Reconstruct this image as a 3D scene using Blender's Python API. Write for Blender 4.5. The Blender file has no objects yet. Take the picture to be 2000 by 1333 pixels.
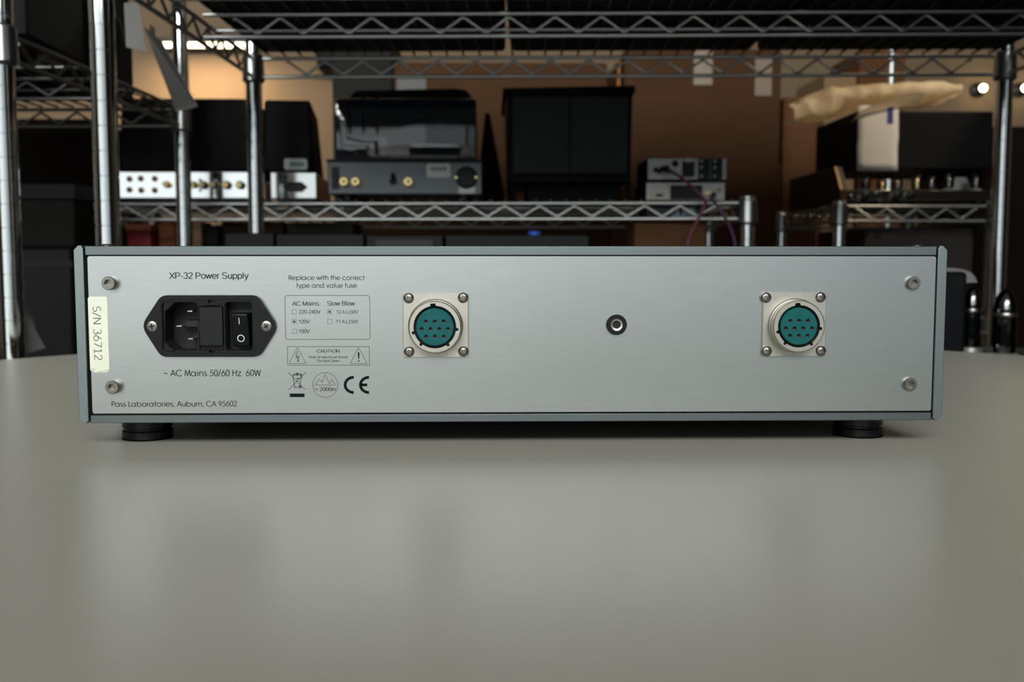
import bpy, bmesh, math, random
from mathutils import Vector, Matrix
random.seed(7)
S = bpy.context.scene
COL = S.collection
R = math.radians
PI = math.pi

# ------------------------------------------------------------------ camera
CAM = Vector((-.0127, -.4948, .0929)); FPX = 1950.0
YAW, PIT = R(1.31), R(4.53)
_cy, _sy, _cp, _sp = math.cos(YAW), math.sin(YAW), math.cos(PIT), math.sin(PIT)
VR = Vector((_cy, -_sy, 0)); VF = Vector((_sy*_cp, _cy*_cp, -_sp)); VU = Vector((_sy*_sp, _cy*_sp, _cp))
cd = bpy.data.cameras.new('camera'); cam = bpy.data.objects.new('camera', cd); COL.objects.link(cam)
M3 = Matrix((VR, VU, -VF)).transposed()
cam.matrix_world = Matrix.Translation(CAM) @ M3.to_4x4()
cd.sensor_width = 36.0; cd.sensor_fit = 'HORIZONTAL'; cd.lens = FPX/2000*36.0
cd.clip_start = .01; cd.clip_end = 60
cd.dof.use_dof = True; cd.dof.focus_distance = .497; cd.dof.aperture_fstop = 12.5; cd.dof.aperture_blades = 9
S.camera = cam

# ------------------------------------------------------------------ world, daylight, exposure
S.view_settings.view_transform = 'Standard'; S.view_settings.look = 'None'
S.view_settings.gamma = 1; S.view_settings.use_curve_mapping = False
S.view_settings.exposure = 0.0
S.cycles.use_denoising = True
S.cycles.max_bounces = 8; S.cycles.transparent_max_bounces = 12
S.cycles.sample_clamp_indirect = 4.0; S.cycles.caustics_reflective = False; S.cycles.caustics_refractive = False
w = bpy.data.worlds.new('World'); S.world = w; w.use_nodes = True
w.node_tree.nodes['Background'].inputs[0].default_value = (.62, .78, .86, 1)
w.node_tree.nodes['Background'].inputs[1].default_value = .55
WX0, WX1, WY = -4.1, 1.9, -2.4            # the shop window behind the camera
def area(name, x0, x1, z0, z1, y, L, col):
    d = bpy.data.lights.new(name, 'AREA'); d.shape = 'RECTANGLE'; d.size = x1-x0; d.size_y = z1-z0
    d.energy = L*PI*(x1-x0)*(z1-z0); d.color = col
    o = bpy.data.objects.new(name, d); COL.objects.link(o)
    o.location = ((x0+x1)/2, y, (z0+z1)/2); o.rotation_euler = (R(90), 0, 0)
    return o
area('daylight_sky', WX0, 1.12, 1.17, 2.02, WY-.12, 32.0, (.97, 1.0, .95))
area('daylight_street', WX0, -.95, -.6, 1.15, WY-.12, 1.65, (.97, 1.0, .965))      # street light stepped brighter leftwards to shape the panel's falloff
area('daylight_street', -.95, .05, -.6, 1.15, WY-.12, 1.12, (.97, 1.0, .965))
area('daylight_street', 1.12, WX1, -.6, 1.15, WY-.12, .28, (.97, 1.0, .965))
area('daylight_street', .05, 1.12, -.6, 1.15, WY-.12, .50, (.97, 1.0, .965))

# ------------------------------------------------------------------ helpers
def ray(px, py): return VF + VR*((px-1000)/FPX) + VU*((666.5-py)/FPX)
def at(px, py, Y):
    d = ray(px, py); return CAM + d*((Y-CAM.y)/d.y)
def XZ(px, py, Y):
    p = at(px, py, Y); return p.x, p.z

class MB:
    def __init__(s): s.V = []; s.F = []
    def add(s, V, F):
        b = len(s.V); s.V += [tuple(v) for v in V]; s.F += [tuple(i+b for i in f) for f in F]; return s
    def box(s, x0, x1, y0, y1, z0, z1):
        return s.add([(x0,y0,z0),(x1,y0,z0),(x1,y1,z0),(x0,y1,z0),(x0,y0,z1),(x1,y0,z1),(x1,y1,z1),(x0,y1,z1)],
                     [(0,3,2,1),(4,5,6,7),(0,1,5,4),(1,2,6,5),(2,3,7,6),(3,0,4,7)])
    def prism(s, poly, a0, a1, axis='y'):
        m = {'y': lambda u, v, a: (u, a, v), 'z': lambda u, v, a: (u, v, a), 'x': lambda u, v, a: (a, u, v)}[axis]
        n = len(poly)
        V = [m(u, v, a0) for u, v in poly] + [m(u, v, a1) for u, v in poly]
        F = [tuple(range(n))[::-1], tuple(range(n, 2*n))] + [(i, (i+1) % n, n+(i+1) % n, n+i) for i in range(n)]
        return s.add(V, F)
    def frustum(s, q0, q1):
        V = list(q0)+list(q1)
        return s.add(V, [(0,3,2,1),(4,5,6,7),(0,1,5,4),(1,2,6,5),(2,3,7,6),(3,0,4,7)])
    def lathe(s, prof, c=(0,0,0), axis='z', n=24, capped=True):
        c = Vector(c); V = []; F = []
        for r, h in prof:
            for k in range(n):
                a = 2*PI*k/n; x, y = r*math.cos(a), r*math.sin(a)
                p = {'z': (x, y, h), 'y': (x, h, y), 'x': (h, x, y)}[axis]
                V.append(c+Vector(p))
        m = len(prof)
        for i in range(m-1):
            for k in range(n):
                F.append((i*n+k, i*n+(k+1) % n, (i+1)*n+(k+1) % n, (i+1)*n+k))
        if capped: F += [tuple(range(n)), tuple(range((m-1)*n, m*n))]
        return s.add(V, F)
    def tube(s, pts, r, n=6):
        pts = [Vector(p) for p in pts]; V = []; F = []; m = len(pts)
        rr = r if isinstance(r, (list, tuple)) else [r]*m
        t = (pts[1]-pts[0]).normalized()
        u = t.orthogonal().normalized()
        for i, p in enumerate(pts):
            if i == 0: tn = (pts[1]-pts[0])
            elif i == m-1: tn = pts[-1]-pts[-2]
            else: tn = (pts[i+1]-p).normalized()+(p-pts[i-1]).normalized()
            tn.normalize(); u = (u-tn*u.dot(tn)).normalized(); v = tn.cross(u)
            for k in range(n):
                a = 2*PI*k/n; V.append(p+(u*math.cos(a)+v*math.sin(a))*rr[i])
        for i in range(m-1):
            for k in range(n): F.append((i*n+k, i*n+(k+1) % n, (i+1)*n+(k+1) % n, (i+1)*n+k))
        F += [tuple(range(n))[::-1], tuple(range((m-1)*n, m*n))]
        return s.add(V, F)
    def grid(s, P):                                # P[i][j] points
        n, m = len(P), len(P[0])
        return s.add([p for row in P for p in row],
                     [(i*m+j, i*m+j+1, (i+1)*m+j+1, (i+1)*m+j) for i in range(n-1) for j in range(m-1)])
    def build(s, name, mat, parent=None, bevel=0, seg=2, ang=35, recalc=True):
        me = bpy.data.meshes.new(name); me.from_pydata(s.V, [], s.F)
        if recalc:
            bm = bmesh.new(); bm.from_mesh(me); bmesh.ops.recalc_face_normals(bm, faces=bm.faces); bm.to_mesh(me); bm.free()
        me.polygons.foreach_set('use_smooth', [True]*len(me.polygons))
        me.set_sharp_from_angle(angle=R(ang))
        me.materials.append(mat)
        o = bpy.data.objects.new(name, me); COL.objects.link(o)
        if parent: o.parent = parent
        if bevel:
            b = o.modifiers.new('bevel', 'BEVEL'); b.width = bevel; b.segments = seg; b.limit_method = 'ANGLE'; b.angle_limit = R(40)
        return o

def cut(o, *mbs):
    for mb in mbs:
        c = mb.build('cutter', o.data.materials[0], o.parent)
        md = o.modifiers.new('cut', 'BOOLEAN'); md.object = c; md.operation = 'DIFFERENCE'; md.solver = 'EXACT'
        dg = bpy.context.evaluated_depsgraph_get(); dg.update()
        me = bpy.data.meshes.new_from_object(o.evaluated_get(dg))
        old = o.data; o.modifiers.clear(); o.data = me; me.name = o.name
        me.polygons.foreach_set('use_smooth', [True]*len(me.polygons)); me.set_sharp_from_angle(angle=R(35))
        bpy.data.objects.remove(c)

def tag(o, label, cat, group=None, kind=None):
    if label: o['label'] = label
    if cat: o['category'] = cat
    if group: o['group'] = group
    if kind: o['kind'] = kind
    return o
def thing(name, label, cat, loc=(0,0,0), rz=0, group=None):
    o = bpy.data.objects.new(name, None); COL.objects.link(o); o.empty_display_size = .03
    o.location = loc; o.rotation_euler = (0, 0, rz)
    return tag(o, label, cat, group)
def struct(name, mb, mat, parent=None, **k):
    o = mb.build(name, mat, parent, **k)
    if not parent: o['kind'] = 'structure'
    return o
def copy_tree(o, parent=None):
    c = o.copy(); COL.objects.link(c); c.parent = parent
    for ch in list(o.children): copy_tree(ch, c)
    return c

# ------------------------------------------------------------------ materials
def mat(name, col, rough=.5, metal=0, noise=0, nscale=(20,20,20), bump=0, spec=.5, coat=0, emit=None, es=0, rnoise=0, trans=0, ior=1.45):
    m = bpy.data.materials.new(name); m.use_nodes = True; nt = m.node_tree; b = nt.nodes['Principled BSDF']
    b.inputs['Base Color'].default_value = (*col, 1); b.inputs['Roughness'].default_value = rough
    b.inputs['Metallic'].default_value = metal; b.inputs['Specular IOR Level'].default_value = spec
    b.inputs['Coat Weight'].default_value = coat; b.inputs['IOR'].default_value = ior
    b.inputs['Transmission Weight'].default_value = trans
    if emit: b.inputs['Emission Color'].default_value = (*emit, 1); b.inputs['Emission Strength'].default_value = es
    if noise or bump or rnoise:
        tc = nt.nodes.new('ShaderNodeTexCoord'); mp = nt.nodes.new('ShaderNodeMapping'); mp.inputs['Scale'].default_value = nscale
        nz = nt.nodes.new('ShaderNodeTexNoise'); nz.inputs['Scale'].default_value = 1; nz.inputs['Detail'].default_value = 4
        nt.links.new(tc.outputs['Object'], mp.inputs[0]); nt.links.new(mp.outputs[0], nz.inputs['Vector'])
        if noise:
            cr = nt.nodes.new('ShaderNodeValToRGB')
            cr.color_ramp.elements[0].position = .3; cr.color_ramp.elements[1].position = .7
            cr.color_ramp.elements[0].color = (*[c*(1-noise) for c in col], 1)
            cr.color_ramp.elements[1].color = (*[min(1, c*(1+noise)) for c in col], 1)
            nt.links.new(nz.outputs['Fac'], cr.inputs[0]); nt.links.new(cr.outputs[0], b.inputs['Base Color'])
        if rnoise:
            mr = nt.nodes.new('ShaderNodeMapRange'); mr.inputs['To Min'].default_value = rough-rnoise; mr.inputs['To Max'].default_value = rough+rnoise
            nt.links.new(nz.outputs['Fac'], mr.inputs[0]); nt.links.new(mr.outputs[0], b.inputs['Roughness'])
        if bump:
            bp = nt.nodes.new('ShaderNodeBump'); bp.inputs['Strength'].default_value = bump; bp.inputs['Distance'].default_value = .001
            nt.links.new(nz.outputs['Fac'], bp.inputs['Height']); nt.links.new(bp.outputs[0], b.inputs['Normal'])
    return m
M = {}
M['alu'] = mat('brushed_aluminium', (.555,.578,.565), .29, 1, noise=.035, nscale=(70,200,2400), rnoise=.02)
M['alu_dark'] = mat('anodised_aluminium', (.175,.20,.21), .45, 1, noise=.05, nscale=(20,200,1800))
M['alu_side'] = mat('satin_side_aluminium', (.26,.30,.31), .45, 1, noise=.03, nscale=(900,200,30))
M['black_gap'] = mat('black_inner_chassis', (.006,.007,.008), .6)
M['ink'] = mat('black_print', (.009,.014,.014), .9, spec=.05)
M['ink_thin'] = mat('thin_grey_print', (.055,.07,.07), .9, spec=.05)
M['steel'] = mat('stainless_steel', (.29,.275,.25), .33, 1, noise=.05, nscale=(400,400,400))
M['nickel'] = mat('satin_nickel', (.56,.535,.48), .40, 1, noise=.04, nscale=(300,300,300))
M['nickel_d'] = mat('engraved_nickel', (.42,.40,.35), .5, 1)
M['teal'] = mat('teal_insert', (.002,.105,.108), .5, spec=.3, noise=.12, nscale=(300,300,300))
M['hole'] = mat('dark_contact', (.035,.018,.014), .4)
M['brass_dk'] = mat('contact_tip', (.22,.14,.10), .35, 1)
M['blk'] = mat('black_plastic', (.0065,.0075,.0075), .42, spec=.3, noise=.15, nscale=(700,700,700))
M['blk_s'] = mat('switch_black', (.0045,.005,.007), .4, spec=.35)
M['blk_in'] = mat('socket_black', (.006,.006,.006), .5)
M['white_mark'] = mat('white_print', (.75,.82,.88), .5)
M['label'] = mat('cream_label', (.88,.89,.75), .45, noise=.03, nscale=(120,120,120))
M['label_ink'] = mat('olive_print', (.10,.10,.07), .6)
M['rubber'] = mat('black_foot', (.007,.007,.008), .33, spec=.4)
M['gold'] = mat('gold_plate', (.82,.64,.30), .3, 1)
M['chrome'] = mat('chrome_post', (.80,.82,.82), .07, 1)
M['wire'] = mat('chrome_wire', (.58,.59,.585), .40, 1)
M['wire_dk'] = mat('dark_chrome_wire', (.05,.05,.05), .4, 1)
M['collar'] = mat('shelf_collar', (.34,.35,.35), .3, 1)
M['mirror'] = mat('polished_chassis', (.86,.88,.89), .06, 1)
M['table'] = mat('table_laminate', (.515,.497,.435), .29, noise=.012, nscale=(5,5,5), spec=.2)
M['table_edge'] = mat('table_edging', (.30,.29,.27), .4)
M['blackbox'] = mat('black_case', (.003,.003,.0033), .6, spec=.16, noise=.2, nscale=(30,30,30))
M['glossblk'] = mat('gloss_black_cover', (.013,.017,.024), .04, spec=.9, coat=.7)  # base tinted blue to carry the window reflection's colour
M['greymetal'] = mat('grey_chassis', (.085,.095,.105), .32, .6)
M['darkgrey'] = mat('dark_grey_case', (.0045,.0055,.0065), .5, spec=.14)
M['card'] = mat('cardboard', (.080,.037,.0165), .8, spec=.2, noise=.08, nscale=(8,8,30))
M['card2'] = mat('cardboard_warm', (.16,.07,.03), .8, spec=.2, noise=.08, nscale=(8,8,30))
M['card_dk'] = mat('dark_carton', (.010,.005,.0035), .8, spec=.15, noise=.08, nscale=(8,8,30))
M['wood'] = mat('dark_wood', (.030,.016,.010), .4, noise=.3, nscale=(60,6,60))
M['lit_edge'] = mat('lit_wood_edge', (.45,.30,.12), .5)  # golden colour paints the light on the wood side's slanted edge
M['paper'] = mat('white_paper', (.66,.64,.60), .8)
M['greypaper'] = mat('grey_paper', (.42,.405,.40), .8)
M['silver'] = mat('silver_panel', (.42,.42,.40), .45, .5)
M['ivory'] = mat('ivory_socket', (.62,.62,.50), .5)
M['magenta'] = mat('magenta_jacket', (.13,.022,.055), .5)
M['purple'] = mat('purple_jacket', (.055,.016,.055), .5)
M['navy'] = mat('navy_carton', (.014,.024,.035), .7)
M['navy_ink'] = mat('pale_blue_print', (.24,.31,.37), .7)
M['blue'] = mat('blue_tape', (.01,.05,.30), .6)
M['bluetag'] = mat('blue_tag', (.02,.03,.20), .6)
M['red'] = mat('red_bin', (.22,.008,.012), .5)
M['orange'] = mat('orange_carton', (.20,.055,.015), .7)
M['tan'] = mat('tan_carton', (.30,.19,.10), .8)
M['wrap'] = mat('cream_wrap', (.88,.76,.56), .5, noise=.15, nscale=(30,30,30), bump=.5)
M['sticker'] = mat('pale_sticker', (.80,.85,.80), .6)
M['sticker_ink'] = mat('green_print', (.12,.22,.17), .6)
M['wall'] = mat('tan_wall', (.27,.19,.118), .85, noise=.03, nscale=(2,2,2))
M['walldk'] = mat('shop_wall', (.30,.28,.25), .85, noise=.05, nscale=(2,2,2))
M['ceil'] = mat('dark_ceiling', (.22,.21,.20), .9, noise=.05, nscale=(2,2,2))
M['floor'] = mat('concrete_floor', (.10,.095,.09), .5, noise=.2, nscale=(3,3,3))
M['frame'] = mat('window_bronze', (.03,.03,.03), .4, .5)
M['lamp'] = mat('lamp_glow', (1,.9,.75), .5, emit=(1,.80,.52), es=9)
M['bulb'] = mat('bulb_glow', (1,.9,.75), .5, emit=(1,.82,.50), es=30)
M['amber'] = mat('orange_lit_amber', (.60,.22,.04), .5)  # orange light in the box gap put into this colour
M['slip'] = mat('dull_slip', (.17,.17,.165), .8)
M['wire_shaded'] = mat('shaded_chrome_wire', (.22,.22,.21), .4, 1)  # chrome wire darkened in colour to stand for shade on the left unit
M['tape'] = mat('packing_tape', (.30,.22,.17), .3)
M['tubemetal'] = mat('tube_silvering', (.16,.16,.165), .2, 1)
def translucent(m, f):
    nt = m.node_tree; o = nt.nodes['Material Output']; b = nt.nodes['Principled BSDF']
    t = nt.nodes.new('ShaderNodeBsdfTranslucent'); t.inputs[0].default_value = b.inputs['Base Color'].default_value
    x = nt.nodes.new('ShaderNodeMixShader'); x.inputs[0].default_value = f
    nt.links.new(b.outputs[0], x.inputs[1]); nt.links.new(t.outputs[0], x.inputs[2]); nt.links.new(x.outputs[0], o.inputs[0])
translucent(M['wrap'], .5)
def glass_mat():
    m = bpy.data.materials.new('clear_glass'); m.use_nodes = True; nt = m.node_tree; nt.nodes.remove(nt.nodes['Principled BSDF'])
    t = nt.nodes.new('ShaderNodeBsdfTransparent'); t.inputs[0].default_value = (.78,.78,.78,1)
    g = nt.nodes.new('ShaderNodeBsdfGlossy'); g.inputs['Roughness'].default_value = .04
    f = nt.nodes.new('ShaderNodeFresnel'); f.inputs[0].default_value = 1.6
    x = nt.nodes.new('ShaderNodeMixShader'); o = nt.nodes['Material Output']
    nt.links.new(f.outputs[0], x.inputs[0]); nt.links.new(t.outputs[0], x.inputs[1]); nt.links.new(g.outputs[0], x.inputs[2]); nt.links.new(x.outputs[0], o.inputs[0])
    return m
M['glass'] = glass_mat()

# ------------------------------------------------------------------ the room
FZ, CZ, BY, LX, RX = -.75, 2.15, 3.95, -4.6, 3.4
struct('floor', MB().box(LX, RX, WY, BY, FZ-.06, FZ), M['floor'])
struct('ceiling', MB().box(LX, RX, WY, BY, CZ, CZ+.06), M['ceil'])
struct('wall_back', MB().box(LX-.06, RX+.06, BY, BY+.08, FZ-.06, CZ+.06), M['wall'])
struct('wall_left', MB().box(LX-.06, LX, WY, BY, FZ, CZ), M['walldk'])
struct('wall_right', MB().box(RX, RX+.06, WY, BY, FZ, CZ), M['walldk'])
fw = MB().box(LX, WX0, WY-.1, WY, FZ, CZ).box(WX1, RX, WY-.1, WY, FZ, CZ).box(WX0, WX1, WY-.1, WY, FZ, -.62).box(WX0, WX1, WY-.1, WY, 2.04, CZ)
struct('wall_front', fw, M['walldk'])
WB = (WX0, -1.49, 1.12, WX1)
for k in range(3):
    a, b = WB[k:k+2]; e = .022
    f = MB().box(a, a+e, WY-.08, WY-.02, -.62, 2.04).box(b-e, b, WY-.08, WY-.02, -.62, 2.04)
    f.box(a+e, b-e, WY-.08, WY-.02, -.62, -.58).box(a+e, b-e, WY-.08, WY-.02, 2.0, 2.04)
    wn = struct('window_%d' % (k+1), f, M['frame'])
    MB().box(a+e, b-e, WY-.055, WY-.05, -.58, 2.0).build('window_pane', M['glass'], wn)

# ------------------------------------------------------------------ round table
T = thing('round_table', 'large round table with glossy off-white laminate top under the silver power supply', 'table', (.029, .078, FZ))
h = -FZ
MB().lathe([(.600,h-.034),(.630,h-.030),(.6355,h-.024),(.637,h-.003),(.634,h)], n=160).build('tabletop', M['table'], T)
MB().lathe([(.30,0),(.30,.012),(.26,.022),(.06,.035),(.05,.05),(.05,h-.06),(.12,h-.045),(.16,h-.0345)], n=40).build('pedestal', M['table_edge'], T)

# ------------------------------------------------------------------ lettering helpers
def place(mb, s, x0, x1, zb, zc, y, F_=None):
    V, F = (F_ or grot)(s); a = min(v[0] for v in V); b = max(v[0] for v in V); k = (x1-x0)/(b-a)
    hh = 1.0
    mb.add([(x0+(v[0]-a)*k, y-v[2] % 4e-5, zb+v[1]*(zc-zb)/hh) for v in V], F); return mb
def arc(cx, cy, rx, ry, a0, a1, n=14):
    return [(cx+rx*math.cos(R(a0+(a1-a0)*i/n)), cy+ry*math.sin(R(a0+(a1-a0)*i/n))) for i in range(n+1)]
O_ = lambda cx: arc(cx, .35, .33, .35, 0, 360, 28)
arch = lambda x0, x1: [(x0, .38)] + arc((x0+x1)/2, .40, (x1-x0)/2, .30, 180, 0) + [(x1, 0)]
S_ = lambda k, h: arc(.5*k, .75*h, .34*k, .25*h, 40, 250, 12)[:-1] + arc(.5*k, .25*h, .40*k, .25*h, 75, -150, 14)
GL = {   # a light geometric sans: centre lines on a cap height of 1
 'a': ([O_(.35), [(.68,0),(.68,.7)]], .86), 'b': ([O_(.43), [(.1,0),(.1,1.03)]], .86),
 'c': ([arc(.37,.35,.33,.35,42,318,22)], .72), 'd': ([O_(.35), [(.68,0),(.68,1.03)]], .86),
 'e': ([[(.03,.34),(.68,.34)], arc(.35,.35,.33,.35,0,322,24)], .76),
 'f': ([[(.16,0),(.16,.82)]+arc(.33,.82,.17,.2,180,80,6)[1:], [(.0,.68),(.33,.68)]], .40),
 'h': ([[(.1,0),(.1,1.03)], arch(.1,.58)], .72), 'i': ([[(.1,0),(.1,.7)], [(.1,.9),(.1,1.01)]], .24),
 'l': ([[(.1,0),(.1,1.03)]], .24), 'm': ([[(.1,0),(.1,.7)], arch(.1,.5), arch(.5,.9)], 1.04),
 'n': ([[(.1,0),(.1,.7)], arch(.1,.58)], .72), 'o': ([O_(.38)], .78), 'p': ([O_(.43), [(.1,-.29),(.1,.7)]], .86),
 'r': ([[(.1,0),(.1,.7)], [(.1,.42)]+arc(.28,.44,.18,.24,180,75,7)], .37),
 's': ([[(x, y) for x, y in S_(.42,.7)]], .46), 't': ([[(.16,0),(.16,1.0)], [(0,.68),(.32,.68)]], .37),
 'u': ([[(.1,.7),(.1,.28)]+arc(.34,.28,.24,.28,180,360)+[(.58,.7)], [(.58,.3),(.58,0)]], .70),
 'v': ([[(.03,.7),(.29,0)], [(.29,0),(.55,.7)]], .60),
 'w': ([[(.02,.7),(.22,0)], [(.22,0),(.43,.68)], [(.43,.68),(.64,0)], [(.64,0),(.84,.7)]], .88),
 'y': ([[(.03,.7),(.30,.03)], [(.57,.7),(.18,-.29)]], .60), 'z': ([[(.05,.68),(.5,.68)], [(.5,.68),(.05,.02)], [(.05,.02),(.52,.02)]], .57),
 'A': ([[(.02,0),(.37,1)], [(.37,1),(.72,0)], [(.14,.33),(.60,.33)]], .76), 'C': ([arc(.50,.5,.46,.5,42,318,24)], .90),
 'H': ([[(.1,0),(.1,1)], [(.64,0),(.64,1)], [(.1,.55),(.64,.55)]], .76), 'L': ([[(.1,1),(.1,0)], [(.1,.02),(.46,.02)]], .50),
 'M': ([[(.06,0),(.18,1)], [(.18,1),(.46,.06)], [(.46,.06),(.74,1)], [(.74,1),(.86,0)]], .94),
 'N': ([[(.1,0),(.1,1)], [(.1,1),(.64,0)], [(.64,0),(.64,1)]], .76),
 'P': ([[(.1,0),(.1,1)], [(.1,.98),(.30,.98)]+arc(.30,.73,.24,.25,90,-90)[1:]+[(.1,.48)]], .60),
 'R': ([[(.1,0),(.1,1)], [(.1,.98),(.30,.98)]+arc(.30,.73,.24,.25,90,-90)[1:]+[(.1,.48)], [(.26,.48),(.56,0)]], .62),
 'S': ([[(x, y) for x, y in S_(.60,1)]], .60), 'W': ([[(.02,1),(.24,0)], [(.24,0),(.48,.97)], [(.48,.97),(.72,0)], [(.72,0),(.94,1)]], .98),
 '0': ([arc(.30,.5,.24,.5,0,360,28)], .60), '1': ([[(.12,.86),(.33,.99)], [(.33,1),(.33,0)]], .60),
 '1f': ([[(.12,.82),(.31,.97)], [(.31,1),(.31,0)], [(.10,.02),(.52,.02)]], .60),
 '2': ([arc(.30,.74,.22,.26,170,-35,12)+[(.06,.02)], [(.05,.02),(.54,.02)]], .60),
 '3': ([arc(.28,.75,.20,.25,155,-90,12), arc(.28,.26,.24,.26,90,-155,14)], .60),
 '5': ([[(.50,.98),(.20,.98),(.13,.56)]+arc(.27,.31,.25,.31,110,-150,16)], .60),
 '6': ([arc(.30,.30,.25,.30,0,360,24), [(.09,.46),(.40,1.0)]], .60), '7': ([[(.06,.98),(.54,.98)], [(.54,.98),(.20,0)]], .60),
 '9': ([arc(.30,.70,.25,.30,0,360,24), [(.51,.54),(.20,0)]], .60), '/': ([[(.02,-.08),(.40,1.05)]], .44),
 '.': ([[(.1,0),(.1,.11)]], .26), ',': ([[(.14,.1),(.06,-.14)]], .26), '~': ([[(.02,.42),(.10,.52),(.20,.53),(.36,.40),(.46,.40),(.54,.50)]], .62), ' ': ([], .30)}
def stroke(pts, wd):
    V = []; F = []; m = len(pts); P = [Vector(p) for p in pts]
    closed = m > 3 and (P[0]-P[-1]).length < 1e-4
    for i in range(m):
        if closed and i in (0, m-1): t = (P[1]-P[0]).normalized()+(P[-1]-P[-2]).normalized()
        elif i == 0: t = P[1]-P[0]
        elif i == m-1: t = P[-1]-P[-2]
        else: t = (P[i+1]-P[i]).normalized()+(P[i]-P[i-1]).normalized()
        t.normalize(); n = Vector((-t.y, t.x))*wd/2
        V += [P[i]+n, P[i]-n]
    F = [(2*i, 2*i+1, 2*i+3, 2*i+2) for i in range(m-1)]
    return V, F
def gothic(s, wd=.112):
    V = []; F = []; x = 0
    for ch in s:
        g, adv = GL[ch]
        for pl in g:
            v, f = stroke(pl, wd); b = len(V)
            V += [(p[0]+x, p[1], len(F)*1.5e-6) for p in v]; F += [tuple(i+b for i in q) for q in f]
        x += adv+.035
    return V, F
s_arc = lambda k, h: arc(.5*k, .75*h, .40*k, .25*h, 25, 250, 12)[:-1] + arc(.5*k, .25*h, .42*k, .25*h, 75, -158, 14)
oa = lambda cx: arc(cx, .365, .225, .365, 0, 360, 24)
ar = lambda x0, x1, h=.73: [(x0, .42)] + arc((x0+x1)/2, .47, (x1-x0)/2, h-.47, 180, 0, 10) + [(x1, 0)]
st = lambda x, a=0, b=1: [(x, a), (x, b)]
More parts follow.
